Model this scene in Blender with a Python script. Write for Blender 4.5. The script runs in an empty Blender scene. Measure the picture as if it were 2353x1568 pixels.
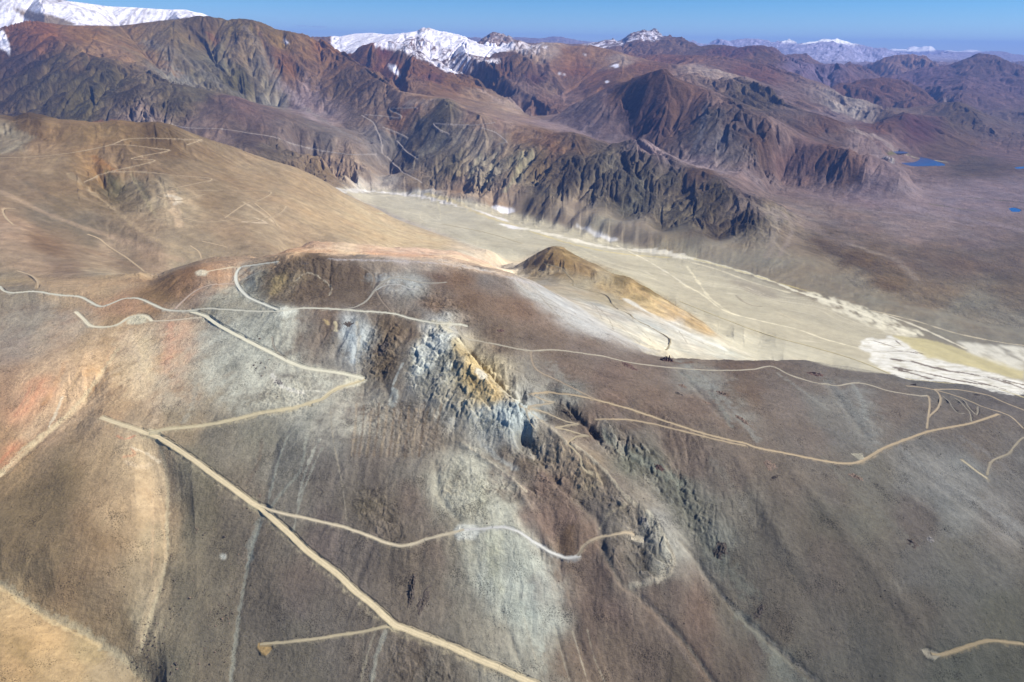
import bpy, math, random
import numpy as np
from mathutils import Vector, Matrix
from mathutils.geometry import delaunay_2d_cdt
rng = np.random.default_rng(7); random.seed(7)
S = bpy.context.scene
C = S.collection
F32 = np.float32

# ------------------------------------------------------------------ camera
# picture coordinates below run over 2353 x 1568
PW, PH, FP = 2353.0, 1568.0, 1569.0
PITCH, ROLL, CAMZ = math.radians(23.3), math.radians(0.88), 1500.0
cp, sp, cr, sr = math.cos(PITCH), math.sin(PITCH), math.cos(ROLL), math.sin(ROLL)
fwd = np.array([0, cp, -sp]); up0 = np.array([0, sp, cp]); rt0 = np.array([1.0, 0, 0])
rt = rt0 * cr + up0 * sr; up = up0 * cr - rt0 * sr
cam_d = bpy.data.cameras.new('camera'); cam = bpy.data.objects.new('camera', cam_d); C.objects.link(cam)
cam_d.sensor_width = 36; cam_d.lens = 36 * FP / PW; cam_d.clip_start = 5; cam_d.clip_end = 300000
M = Matrix(((rt[0], up[0], -fwd[0], 0), (rt[1], up[1], -fwd[1], 0), (rt[2], up[2], -fwd[2], CAMZ), (0, 0, 0, 1)))
cam.matrix_world = M
S.camera = cam
# ------------------------------------------------------------------ world, sun, exposure
SUN_EL, SUN_AZ = math.radians(44), math.radians(94)        # azimuth clockwise from +Y
w = bpy.data.worlds.new('World'); S.world = w; w.use_nodes = True
nt = w.node_tree; nt.nodes.clear()
sky = nt.nodes.new('ShaderNodeTexSky'); sky.sky_type = 'NISHITA'; sky.sun_disc = False
sky.sun_elevation = SUN_EL; sky.sun_rotation = SUN_AZ; sky.altitude = 4000; sky.air_density = 1.0; sky.dust_density = 0.2; sky.ozone_density = 3.0
bg = nt.nodes.new('ShaderNodeBackground'); bg.inputs[1].default_value = 0.074
wo = nt.nodes.new('ShaderNodeOutputWorld')
hs = nt.nodes.new('ShaderNodeHueSaturation'); hs.inputs['Saturation'].default_value = 1.5
nt.links.new(sky.outputs[0], hs.inputs['Color']); nt.links.new(hs.outputs[0], bg.inputs[0]); nt.links.new(bg.outputs[0], wo.inputs[0])
sun_d = bpy.data.lights.new('sun', 'SUN'); sun_d.energy = 5.0; sun_d.angle = math.radians(0.5); sun_d.color = (1, 0.94, 0.84)
sun = bpy.data.objects.new('sun', sun_d); C.objects.link(sun)
sd = Vector((math.sin(SUN_AZ) * math.cos(SUN_EL), math.cos(SUN_AZ) * math.cos(SUN_EL), math.sin(SUN_EL)))
sun.rotation_euler = sd.to_track_quat('Z', 'Y').to_euler()
S.view_settings.view_transform = 'Standard'; S.view_settings.look = 'None'; S.view_settings.exposure = 0.7; S.view_settings.gamma = 1

# ------------------------------------------------------------------ rays
def ray(u, v):
    a = (np.asarray(u, float) - PW / 2) / FP; b = -(np.asarray(v, float) - PH / 2) / FP
    return fwd + a[..., None] * rt + b[..., None] * up
def at_y(u, v, y):
    d = ray(u, v); t = np.asarray(y, float) / d[..., 1]
    p = d * t[..., None]; p[..., 2] += CAMZ
    return p
def at_z(u, v, z):
    d = ray(u, v); t = (np.asarray(z, float) - CAMZ) / d[..., 2]
    p = d * t[..., None]; p[..., 2] += CAMZ
    return p

# ------------------------------------------------------------------ grid: columns s in [-1,1], rows y (log spaced)
RES = 1.25
WK = 0.84
def W(y): return 380 + WK * y
def rows():
    L = [math.log(620)]
    while L[-1] < math.log(95000):
        y = math.exp(L[-1])
        r = 0.0017 if y < 2300 else (0.0022 if y < 13000 else (0.0032 if y < 26000 else 0.005))
        L.append(L[-1] + r / RES)
    return np.array(L)
LY = rows(); NY = len(LY); NX = int(1330 * RES)
SX = np.linspace(-1, 1, NX)
GY = np.exp(LY)[:, None] * np.ones((1, NX)); GX = SX[None, :] * W(GY)
def sy(x, y):                       # grid space coordinates of a world point
    return x / W(y), np.log(y)
def bil(A, x, y):
    y = np.maximum(y, 621)
    s = np.clip((x / W(y) + 1) / 2 * (NX - 1), 0, NX - 1.001); j = np.clip(np.interp(np.log(y), LY, np.arange(NY)), 0, NY - 1.001)
    i0 = s.astype(int); j0 = j.astype(int); a = s - i0; b = j - j0
    return (A[j0, i0] * (1 - a) + A[j0, i0 + 1] * a) * (1 - b) + (A[j0 + 1, i0] * (1 - a) + A[j0 + 1, i0 + 1] * a) * b

# ------------------------------------------------------------------ control lines of the terrain
PTS = []                            # world points x,y,z
def dens(uv, q, n=None):
    uv = np.array(uv, float); q = np.array(q, float)
    out = []; qq = []
    for k in range(len(uv) - 1):
        L = np.hypot(*(uv[k + 1] - uv[k])); m = max(1, int(L / 28))
        for i in range(m):
            t = i / m; out.append(uv[k] * (1 - t) + uv[k + 1] * t); qq.append(q[k] * (1 - t) + q[k + 1] * t)
    out.append(uv[-1]); qq.append(q[-1])
    return np.array(out), np.array(qq)
def ext(L):
    L = list(L)
    if L[0][0] <= 5: L = [(-450, L[0][1] - (L[0][0] + 450) * 0.0, L[0][2])] + L
    if L[-1][0] >= 2348: L = L + [(2850, L[-1][1] + 8, L[-1][2])]
    return L
def lineY(L, back=None):            # (u, v, forward distance); back = (extra distance, drop) of a hidden far side
    L = ext(L); uv, q = dens([(a, b) for a, b, c in L], [c for a, b, c in L])
    p = at_y(uv[:, 0], uv[:, 1], q); PTS.extend(p.tolist())
    if back:
        dy, dz = back
        for f in (0.5, 1.0):
            b = p.copy(); b[:, 0] *= (1 + f * dy / b[:, 1]); b[:, 1] += f * dy; b[:, 2] = np.maximum(b[:, 2] - dz * f, np.minimum(b[:, 2], 60)); PTS.extend(b.tolist())
    return p
def lineZ(L, back=None):            # (u, v, altitude)
    L = ext(L); uv, q = dens([(a, b) for a, b, c in L], [c for a, b, c in L])
    p = at_z(uv[:, 0], uv[:, 1], q); PTS.extend(p.tolist())
    if back:
        dy, dz = back
        for f in (0.5, 1.0):
            b = p.copy(); b[:, 0] *= (1 + f * dy / b[:, 1]); b[:, 1] += f * dy; b[:, 2] = np.maximum(b[:, 2] - dz * f, np.minimum(b[:, 2], 60)); PTS.extend(b.tolist())
    return p
def hid(L):                         # hidden points: (u, forward distance, altitude)
    for u, y, z in L:
        PTS.append([(u - PW / 2) / FP * y * 1.03, y, z])

# --- foreground mountain
lineZ([(0, 672, 745), (85, 666, 745), (200, 668, 745), (330, 657, 750)], back=(260, 40))
lineZ([(345, 655, 750), (400, 632, 790), (460, 611, 815), (540, 601, 820), (610, 597, 830), (640, 592, 850), (672, 585, 870), (760, 590, 860),
    (900, 592, 850), (1040, 594, 835), (1110, 618, 815)], back=(330, 85))
lineZ([(1110, 618, 815), (1180, 634, 800)])
lineZ([(0, 700, 725), (100, 690, 728), (200, 695, 730), (290, 685, 745), (400, 712, 745), (460, 712, 757), (540, 708, 775), (650, 713, 790), (760, 712, 790), (850, 710, 790), (930, 720, 785), (1000, 738, 780), (1060, 755, 775)])
lineZ([(545, 640, 800), (590, 690, 790)]); lineZ([(590, 640, 820), (680, 665, 815), (760, 660, 812), (840, 680, 800)])
lineZ([(930, 650, 822), (1020, 640, 822), (1100, 690, 800), (1180, 740, 765), (1220, 700, 775)])
lineZ([(1220, 806, 735), (1340, 806, 710), (1480, 822, 660), (1530, 826, 640)])
lineZ([(1530, 826, 640), (1620, 828, 622), (1740, 832, 602), (1840, 829, 590), (1950, 845, 572), (2100, 872, 552), (2230, 888, 540), (2353, 906, 530)], back=(500, 260))
lineZ([(1180, 650, 770), (1260, 700, 745), (1330, 745, 715), (1400, 775, 690)])
# slopes in front
lineZ([(0, 760, 690), (180, 740, 712), (300, 735, 722), (470, 730, 745)])
lineZ([(0, 900, 648), (160, 870, 665), (400, 860, 680), (560, 850, 700), (700, 830, 715), (830, 868, 690)])
lineZ([(240, 962, 640), (345, 992, 628), (500, 965, 648), (650, 945, 662), (760, 905, 680), (830, 880, 685)])
lineZ([(0, 1090, 568), (110, 985, 610), (200, 905, 642), (260, 840, 670), (330, 790, 695)])          # left gully
lineZ([(60, 1100, 570), (150, 1100, 585), (250, 1060, 600), (300, 1130, 580), (230, 1250, 540), (120, 1300, 520), (0, 1250, 535)])
lineZ([(350, 1040, 600), (380, 1100, 570), (385, 1200, 530), (385, 1300, 498), (350, 1400, 460), (320, 1480, 428), (300, 1540, 395), (330, 1600, 375)])   # gully
lineZ([(0, 1340, 496), (110, 1400, 468), (200, 1455, 437), (260, 1500, 416), (310, 1560, 393)])
lineZ([(0, 1480, 470), (100, 1530, 445), (180, 1600, 420)]); lineZ([(0, 1620, 450), (200, 1750, 400), (420, 1750, 370)])
lineZ([(345, 992, 628), (450, 1060, 606), (590, 1155, 570), (700, 1265, 535), (800, 1350, 508), (905, 1438, 482), (1060, 1500, 460), (1200, 1565, 440), (1350, 1640, 415)])
lineZ([(500, 1250, 515), (560, 1400, 465), (600, 1500, 440), (640, 1600, 415)])
lineZ([(620, 1165, 570), (790, 1215, 562), (930, 1255, 556), (1060, 1222, 576), (1180, 1215, 580)])
lineZ([(700, 1000, 650), (850, 1000, 650), (860, 1120, 600), (1000, 1100, 615), (1080, 1100, 620)])
lineZ([(780, 1330, 515), (960, 1340, 515), (1100, 1350, 510), (1200, 1450, 470), (1350, 1500, 440), (1480, 1600, 400)])
# central crag: base, spine, trench
lineZ([(905, 900, 688), (950, 905, 690), (1000, 940, 678), (1060, 985, 661), (1120, 1010, 651), (1170, 1050, 636), (1250, 1085, 621), (1330, 1110, 612)])
lineZ([(955, 800, 745), (985, 760, 765), (1010, 750, 775)])
lineZ([(945, 840, 722), (985, 870, 715), (1040, 905, 705), (1110, 950, 690), (1180, 990, 672)])
lineZ([(1025, 765, 775), (1075, 815, 760), (1110, 855, 743), (1150, 900, 723), (1195, 945, 702), (1225, 975, 685)])
lineZ([(1058, 775, 745), (1085, 815, 728), (1110, 835, 716), (1150, 885, 700), (1200, 925, 680), (1240, 960, 665)])
lineZ([(1075, 775, 752), (1110, 808, 742), (1160, 855, 726), (1210, 905, 705), (1290, 920, 690), (1380, 930, 680), (1500, 960, 655)])
lineZ([(1000, 745, 780), (1055, 765, 768)])
lineZ([(1240, 985, 676), (1310, 1040, 650), (1370, 1085, 630), (1450, 1150, 600), (1510, 1200, 575), (1545, 1260, 548), (1540, 1320, 520), (1480, 1345, 505)])
lineZ([(1200, 1020, 640), (1330, 1110, 610), (1390, 1200, 577), (1410, 1280, 545), (1460, 1340, 508), (1540, 1420, 470), (1640, 1520, 430), (1700, 1600, 405)])
lineZ([(1180, 1080, 620), (1270, 1140, 600), (1330, 1220, 570), (1290, 1270, 540), (1400, 1400, 480)])
lineZ([(1465, 1237, 548), (1500, 1290, 535)])
# gully right of the crag spur and the broad right slope
lineZ([(1255, 915, 681), (1310, 960, 667), (1370, 1010, 647), (1440, 1060, 622), (1520, 1130, 586), (1600, 1240, 536), (1650, 1320, 501), (1720, 1400, 466), (1820, 1500, 428), (1900, 1580, 402), (1960, 1680, 375)])
lineZ([(1345, 930, 685), (1400, 980, 665), (1500, 1050, 625), (1560, 1110, 590), (1640, 1200, 562), (1700, 1300, 514), (1800, 1400, 472), (1950, 1500, 420), (2050, 1620, 390)])
lineZ([(1380, 900, 690), (1500, 930, 668), (1700, 1010, 632), (1830, 1045, 605), (1970, 1064, 580), (2100, 1000, 580), (2280, 955, 575), (2353, 970, 560)])
lineZ([(1700, 900, 640), (1900, 920, 610), (2100, 930, 590)])
lineZ([(1800, 1200, 560), (1950, 1250, 530), (2150, 1250, 505), (2353, 1250, 470)])
lineZ([(2000, 1400, 460), (2150, 1490, 425), (2353, 1480, 410)])
lineZ([(1950, 1640, 380), (2353, 1640, 350)])
lineZ([(1100, 1750, 380), (1700, 1750, 340), (2353, 1750, 310)])
lineZ([(0, 1800, 400), (700, 1800, 350)])
# --- white flank and cone hill beyond the crest
lineY([(1185, 642, 3500), (1240, 660, 3100), (1330, 690, 2950), (1420, 720, 2950), (1520, 760, 2950), (1640, 803, 2960), (1740, 824, 3080)])
lineY([(1230, 650, 2500), (1290, 690, 2450), (1370, 735, 2400), (1450, 775, 2350), (1530, 810, 2300)])
lineY([(1177, 616, 4300), (1211, 597, 4180), (1245, 579, 4080), (1272, 567, 4000), (1295, 570, 3980), (1325, 589, 3900), (1369, 609, 3820), (1403, 626, 3750), (1446, 639, 3700), (1493, 666, 3580), (1537, 693, 3480), (1572, 713, 3420), (1612, 740, 3330), (1650, 767, 3280)], back=(420, 190))
lineY([(1190, 640, 3750), (1290, 645, 3500), (1390, 680, 3350), (1480, 718, 3200), (1560, 755, 3120), (1640, 785, 3060)])
# orange spur behind the crest
lineY([(600, 596, 2500), (669, 572, 2600), (722, 554, 2700), (790, 560, 2760), (882, 570, 2900), (959, 572, 3050), (1036, 579, 3300), (1090, 595, 3600), (1150, 618, 3950)], back=(250, 120))
lineY([(690, 585, 2420), (790, 585, 2480), (900, 586, 2550), (1030, 590, 2650), (1110, 608, 2850), (1170, 628, 3400)])
# --- sand hill on the left
SAND = lineY([(0, 264, 4500), (30, 269, 4500), (64, 259, 4500), (97, 265, 4500), (134, 274, 4500), (218, 280, 4520), (269, 276, 4550), (323, 281, 4600), (356, 280, 4600), (390, 287, 4620), (423, 301, 4650), (470, 319, 4700),
    (538, 339, 4800), (605, 363, 4900), (672, 383, 5000), (722, 403, 5100), (790, 445, 5200), (865, 480, 5250), (915, 504, 5230), (966, 524, 5200), (1067, 559, 4900), (1130, 580, 4650), (1177, 600, 4350)], back=(900, 330))
lineY([(0, 470, 3150), (120, 520, 3080), (250, 580, 2950), (350, 640, 2650), (400, 640, 2680), (520, 600, 2950), (620, 590, 3000)])
lineY([(0, 560, 2700), (150, 600, 2650), (300, 640, 2550)])
lineY([(0, 350, 3900), (150, 350, 3950), (300, 350, 4050), (450, 370, 4200), (600, 400, 4500)])
lineY([(250, 440, 3650), (370, 430, 3700), (420, 500, 3350), (470, 560, 3100)])          # gully in the hill
lineY([(540, 450, 3850), (650, 470, 3950), (800, 520, 4200), (920, 560, 4300), (1050, 585, 4200)])
hid([(300, 2500, 560), (500, 2700, 520), (700, 3150, 420), (900, 3700, 300), (1050, 4000, 240)])
# --- valley floor
def vz(u): return 70 - 0.03 * max(0, u - 780)
lineZ([(u, v, vz(u)) for u, v in [(700, 425), (780, 432), (900, 437), (1000, 445), (1100, 462), (1200, 487), (1300, 515), (1400, 545), (1500, 572), (1600, 597), (1700, 630), (1800, 668), (1900, 705), (2000, 742), (2100, 775), (2200, 802), (2353, 832)]])
lineZ([(u, v, vz(u)) for u, v in [(860, 450), (1000, 480), (1150, 540), (1300, 560), (1400, 600), (1500, 640), (1600, 690), (1700, 730), (1850, 780), (2000, 830), (2150, 860), (2353, 900)]])
hid([(1300, 4600, 40), (1500, 3900, 30), (1775, 3500, 30), (1970, 3050, 20), (2150, 2700, 20), (2450, 2600, 10), (2800, 2700, 0), (2800, 3500, 0)])
hid([(700, 6800, 90), (500, 6500, 250), (300, 6300, 420), (0, 6200, 500), (-300, 6000, 550)])
# --- craggy ridge
lineY([(925, 212, 9700), (980, 222, 9300), (1024, 227, 9000), (1067, 252, 8700), (1100, 262, 8500), (1184, 286, 8300), (1228, 296, 8100), (1265, 311, 7850), (1315, 306, 7700), (1359, 323, 7550), (1403, 336, 7450), (1426, 331, 7350), (1463, 323, 7300),
    (1503, 350, 7100), (1572, 381, 6900), (1616, 392, 6650), (1660, 412, 6400), (1700, 440, 6150), (1745, 472, 5850), (1790, 503, 5600), (1830, 530, 5450)])
lineZ([(870, 405, 150), (960, 424, 150), (1060, 440, 155), (1200, 457, 150), (1300, 490, 135), (1400, 515, 130), (1550, 545, 120), (1680, 572, 115), (1760, 588, 110), (1850, 600, 110)])
# spurs of its face: (crest u, v, y) -> foot bulging forward
for a, b in [((1040, 300, 8300), (1045, 405, 7500)), ((1120, 320, 7900), (1100, 425, 7150)), ((1210, 345, 7550), (1180, 440, 6800)), ((1265, 350, 7300), (1245, 460, 6500)), ((1340, 370, 7000), (1320, 490, 6200)), ((1463, 370, 6900), (1430, 500, 6050)), ((1560, 430, 6450), (1520, 530, 5700)), ((1660, 450, 6100), (1650, 545, 5450))]:
    lineY([a, b])
lineY([(900, 290, 9100), (910, 350, 8600), (890, 400, 8200)])
# ground behind the ridge
lineY([(1171, 228, 11500), (1211, 265, 10700), (1260, 280, 10000), (1319, 296, 9300), (1369, 321, 8700), (1430, 328, 8400), (1503, 342, 8000), (1562, 370, 7500), (1640, 392, 7000), (1700, 395, 6900)])
lineY([(1000, 222, 10600), (1080, 250, 9700), (1140, 262, 9600), (1220, 285, 9200), (1290, 300, 8800)])
lineZ([(1740, 420, 210), (1830, 470, 170), (1900, 530, 140), (1950, 600, 110), (2100, 680, 70), (2353, 760, 45)])
lineZ([(1800, 400, 235), (1950, 440, 180), (2100, 500, 140), (2353, 560, 120)])
lineZ([(1950, 405, 215), (2060, 375, 185), (2117, 372, 180), (2200, 375, 185), (2353, 395, 190)])
lineZ([(2080, 420, 170), (2200, 450, 160), (2353, 480, 150)])
# --- dark mountains right of centre
lineY([(1308, 245, 10300), (1360, 222, 10100), (1419, 195, 9900), (1497, 165, 9600), (1527, 158, 9500), (1557, 180, 9350), (1600, 196, 9200), (1653, 215, 8900), (1690, 235, 8600), (1706, 250, 8300)], back=(700, 200))
lineY([(1562, 338, 7900), (1600, 310, 8000), (1650, 275, 8150), (1706, 251, 8300), (1760, 272, 8250), (1810, 300, 8150), (1854, 327, 8050), (1905, 334, 7900), (1952, 336, 7700), (1995, 352, 7600), (2032, 366, 7500), (2070, 385, 7300)])
lineY([(1527, 158, 9500), (1540, 230, 8900), (1560, 290, 8500), (1562, 338, 7900)])
lineY([(1706, 251, 8300), (1730, 320, 7700), (1750, 380, 7200)])
lineY([(1419, 195, 9900), (1440, 260, 9200), (1450, 310, 8700)])
# far side of that block
lineY([(1589, 172, 11500), (1629, 186, 11300), (1683, 186, 11200), (1723, 198, 11000), (1764, 217, 10700), (1797, 239, 10300), (1864, 262, 9900), (1932, 282, 9600), (1965, 292, 9400), (2005, 326, 8900), (2040, 350, 8600)], back=(500, 150))
lineY([(1620, 205, 10700), (1680, 228, 10300), (1764, 254, 9900), (1810, 290, 9300), (1880, 320, 8900), (1960, 345, 8500)])
# --- massif at the left
lineY([(0, 69, 11000), (72, 47, 11200), (145, 57, 11500), (269, 59, 11800), (370, 47, 12000), (460, 35, 12200), (500, 40, 12200), (524, 45, 12200), (544, 42, 12200), (585, 49, 12200), (628, 67, 12200), (692, 81, 12300), (722, 96, 12300), (736, 95, 12200), (791, 126, 11900), (841, 158, 11200), (882, 188, 10500), (925, 212, 9900)], back=(1500, 500))
# its near spur that runs down to the right
lineY([(72, 47, 11200), (130, 90, 10300), (200, 125, 9700), (260, 152, 9400), (340, 168, 9200), (400, 195, 9000), (500, 215, 8900), (540, 222, 8800), (570, 235, 8700), (640, 260, 8600), (720, 300, 8400), (800, 320, 8300), (860, 335, 8500)])
lineY([(410, 215, 9700), (480, 212, 9900), (560, 235, 10100), (638, 244, 10200), (705, 256, 9900), (790, 287, 9300), (850, 320, 8700), (870, 380, 8250)])
lineY([(300, 90, 11300), (360, 160, 10300), (420, 195, 9700)])
lineY([(480, 100, 11500), (500, 160, 10700), (520, 200, 10200)])
lineY([(628, 67, 12200), (650, 150, 11000), (660, 210, 10500)])
lineY([(736, 95, 12200), (735, 180, 11000), (745, 250, 10000)])
lineY([(0, 262, 8300), (120, 270, 8100), (280, 275, 7900), (400, 300, 7600), (480, 330, 7300)])
lineY([(318, 222, 8500), (330, 255, 8000)])
lineY([(520, 275, 8000), (560, 310, 7700), (640, 340, 7400), (740, 360, 7350)])
lineY([(560, 350, 7000), (680, 385, 6900), (760, 405, 7100), (850, 402, 7600)])
# --- snow plateau, red hills, snow peaks
lineY([(-450, 0, 17000), (0, -25, 17000), (150, 0, 17000), (240, 12, 17500), (300, 15, 17500), (370, 20, 17500), (430, 22, 17500), (470, 36, 18000), (560, 80, 18000)], back=(2500, 900))
lineY([(781, 84, 19000), (821, 77, 19000), (858, 74, 18500), (892, 79, 18000), (929, 76, 17500), (962, 72, 17300), (979, 63, 17300), (996, 69, 17300), (1036, 76, 17000), (1070, 89, 16500), (1100, 102, 16000), (1134, 111, 15500), (1157, 107, 15200), (1184, 97, 15000), (1198, 93, 15000), (1228, 104, 15000), (1251, 97, 15000), (1285, 96, 15000), (1319, 104, 15000), (1352, 102, 15000), (1403, 114, 14800), (1436, 123, 14500), (1500, 140, 14000)], back=(1500, 400))
lineY([(781, 124, 15000), (820, 108, 14500), (852, 97, 14200), (892, 91, 14200), (929, 101, 14000), (983, 131, 13700), (1036, 161, 13200), (1093, 188, 12600), (1151, 222, 11900), (1194, 249, 11200), (1218, 267, 10700)], back=(600, 260))
lineY([(850, 150, 12300), (900, 180, 11600), (1000, 205, 11200), (1080, 235, 10800), (1150, 255, 10400)])
lineY([(1070, 130, 14200), (1110, 150, 13600), (1160, 190, 12800), (1230, 232, 11900)])
lineY([(1157, 107, 15200), (1180, 120, 14300), (1225, 145, 13700), (1270, 185, 13000), (1290, 215, 12500)])
lineY([(1300, 110, 14800), (1310, 150, 13800), (1330, 190, 13000), (1350, 225, 11900)])
lineY([(1430, 130, 14200), (1430, 160, 13000), (1420, 190, 12200)])
lineY([(1104, 102, 21000), (1124, 87, 21000), (1137, 77, 21000), (1151, 76, 21000), (1167, 82, 21000), (1188, 96, 21000)], back=(900, 400))
lineY([(1352, 101, 23000), (1406, 91, 23000), (1420, 96, 22500), (1436, 92, 22500), (1453, 81, 22500), (1483, 71, 22500), (1500, 72, 22500), (1520, 84, 22000), (1534, 82, 22000), (1562, 88, 21500), (1582, 97, 21000), (1609, 107, 20500), (1653, 104, 20000), (1696, 109, 20000), (1740, 102, 19500), (1770, 107, 19500), (1817, 128, 19000), (1864, 150, 18500), (1932, 162, 18000)], back=(1500, 350))
lineY([(1400, 118, 18500), (1470, 128, 18000), (1540, 125, 17500), (1609, 128, 16500), (1663, 131, 16000), (1730, 148, 15500), (1777, 161, 15000), (1824, 175, 14700), (1871, 191, 14400), (1918, 214, 14000), (1948, 228, 13800), (2000, 240, 13500), (2046, 255, 13300)], back=(700, 150))
lineY([(1500, 140, 14000), (1570, 150, 13300), (1640, 160, 13000), (1740, 190, 12500), (1831, 207, 12300), (1880, 225, 12000), (1930, 250, 11600), (2000, 285, 11200)], back=(600, 120))
lineY([(1700, 200, 12000), (1767, 215, 11900), (1830, 240, 11300), (1900, 262, 10900), (1980, 300, 10200), (2040, 330, 9700)])
lineY([(1824, 129, 23500), (1851, 128, 23500), (1881, 144, 23000), (1925, 155, 22500)], back=(900, 250))
lineY([(1938, 158, 24500), (1985, 151, 24500), (2032, 129, 24500), (2059, 126, 24500), (2086, 128, 24500), (2126, 138, 24000), (2147, 151, 23500)], back=(1500, 350))
lineY([(2060, 178, 20000), (2133, 158, 20500), (2184, 149, 20500), (2217, 136, 20500), (2251, 130, 20500), (2278, 133, 20500), (2301, 141, 20500), (2353, 156, 20500)], back=(2000, 500))
lineY([(1905, 212, 15500), (1935, 198, 15700), (1982, 190, 16000), (2016, 188, 16000), (2066, 198, 15700), (2116, 218, 15200), (2167, 242, 14500)], back=(900, 220))
lineY([(1950, 180, 18500), (2050, 190, 18000), (2150, 200, 17500), (2250, 190, 18000), (2353, 200, 17500)])
lineY([(2029, 260, 12800), (2042, 252, 13000), (2120, 251, 13300), (2200, 249, 13300), (2268, 259, 13000), (2301, 268, 12800), (2353, 278, 12500)], back=(600, 130))
lineY([(2170, 225, 15800), (2280, 225, 15800), (2353, 240, 15200)])
lineY([(2009, 289, 11200), (2049, 277, 11400), (2116, 274, 11500), (2160, 276, 11500), (2184, 286, 11300), (2234, 306, 11000), (2284, 323, 10700), (2353, 336, 10500)], back=(500, 110))
lineY([(2100, 345, 9700), (2200, 355, 9600), (2353, 365, 9500)])
# --- far ranges
lineY([(660, 100, 50000), (712, 89, 50000), (756, 94, 50000), (800, 98, 50000)], back=(4000, 700))
lineY([(1040, 98, 52000), (1067, 87, 52000), (1090, 86, 52000), (1117, 89, 52000), (1184, 86, 52000), (1204, 86, 52000), (1235, 89, 52000), (1278, 84, 52000), (1319, 92, 52000), (1352, 96, 52000), (1420, 99, 52000), (1592, 97, 46000)], back=(4000, 900))
lineY([(1592, 96, 45000), (1626, 101, 44000), (1653, 89, 44000), (1676, 94, 44000), (1700, 91, 44000), (1723, 88, 44000), (1750, 97, 44000), (1777, 96, 43000), (1811, 92, 43000), (1831, 101, 42000), (1881, 96, 42000), (1898, 92, 42000), (1918, 91, 42000), (1938, 97, 42000), (1965, 101, 42000), (1999, 109, 42000), (2022, 111, 42000), (2039, 116, 42000), (2066, 119, 42000), (2100, 126, 42000)], back=(4000, 1200))
lineY([(1830, 140, 33000), (1950, 140, 32000), (2050, 145, 31000)])
lineY([(2042, 116, 72000), (2058, 112, 72000), (2086, 113, 72000), (2106, 106, 72000), (2122, 111, 72000), (2137, 105, 72000), (2147, 116, 72000), (2177, 116, 72000), (2200, 119, 72000), (2234, 114, 72000), (2254, 118, 72000)], back=(5000, 1500))
lineY([(2100, 127, 50000), (2167, 123, 50000), (2200, 121, 50000), (2251, 121, 50000), (2284, 118, 50000), (2318, 124, 50000), (2353, 127, 50000)], back=(5000, 900))
lineY([(2120, 150, 30000), (2230, 146, 30000), (2353, 148, 30000)])
for yy, zz in ((16000, 900), (26000, 900), (38000, 700), (60000, 600), (94000, 500)):
    for uu in np.linspace(-500, 2850, 12):
        if yy > 20000 or uu < 700: hid([(uu, yy if yy > 16000 else 14500, zz)])
for uu in np.linspace(-600, 2950, 14): hid([(uu, 93000, 500)])
for ss, yy, zz in ((-1.05, 560, 420), (1.05, 560, 330), (-0.5, 560, 380), (0, 560, 340), (0.5, 560, 320), (-1.05, 96000, 500), (1.05, 96000, 500)):
    PTS.append([ss * W(yy), yy, zz])

# ------------------------------------------------------------------ base surface: triangulate in grid space, rasterise, smooth
P = np.array(PTS)
ps, pl = sy(P[:, 0], P[:, 1])
NB, MB = 1050, 1250
gs = (ps + 1.1) / 2.2 * (NB - 1); gl = (pl - math.log(540)) / (math.log(97000) - math.log(540)) * (MB - 1)
key = {}
for k in range(len(P)):
    if -2 < gs[k] < NB + 2: key.setdefault((round(gs[k] / 3), round(gl[k] / 3)), []).append(k)
ids = [v[0] for v in key.values()]
q = np.c_[gs[ids], gl[ids]]; qz = P[ids, 2]
corners = np.array([[-40, -5], [NB + 40, -5], [-40, MB + 5], [NB + 40, MB + 5]], float)
for c in corners:
    k = np.argmin(((q - c) ** 2).sum(1)); q = np.vstack([q, c]); qz = np.append(qz, qz[k])
for t in np.linspace(0, MB, 40):
    for e in (-40.0, NB + 40.0):
        k = np.argmin((q[:, 0] - e) ** 2 * 0.3 + (q[:, 1] - t) ** 2); q = np.vstack([q, [e, t]]); qz = np.append(qz, qz[k])
res = delaunay_2d_cdt([Vector(a) for a in q], [], [], 0, 1e-4)
vo, tri, orig = res[0], res[2], res[3]
vq = np.array([[a.x, a.y] for a in vo]); vzv = np.array([qz[o[0]] if len(o) else 0 for o in orig])
B = np.zeros((MB, NB), F32)
for t in tri:
    a, b, c = (vq[i] for i in t); za, zb, zc = (vzv[i] for i in t)
    x0, x1 = max(0, int(min(a[0], b[0], c[0]))), min(NB - 1, int(max(a[0], b[0], c[0])) + 1)
    y0, y1 = max(0, int(min(a[1], b[1], c[1]))), min(MB - 1, int(max(a[1], b[1], c[1])) + 1)
    if x1 < x0 or y1 < y0: continue
    X, Y = np.meshgrid(np.arange(x0, x1 + 1), np.arange(y0, y1 + 1))
    d = (b[0] - a[0]) * (c[1] - a[1]) - (c[0] - a[0]) * (b[1] - a[1])
    if abs(d) < 1e-9: continue
    l1 = ((X - a[0]) * (c[1] - a[1]) - (c[0] - a[0]) * (Y - a[1])) / d
    l2 = ((b[0] - a[0]) * (Y - a[1]) - (X - a[0]) * (b[1] - a[1])) / d
    m = (l1 >= -1e-6) & (l2 >= -1e-6) & (l1 + l2 <= 1 + 1e-6)
    sub = B[y0:y1 + 1, x0:x1 + 1]; sub[m] = (za + l1 * (zb - za) + l2 * (zc - za))[m]
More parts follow.
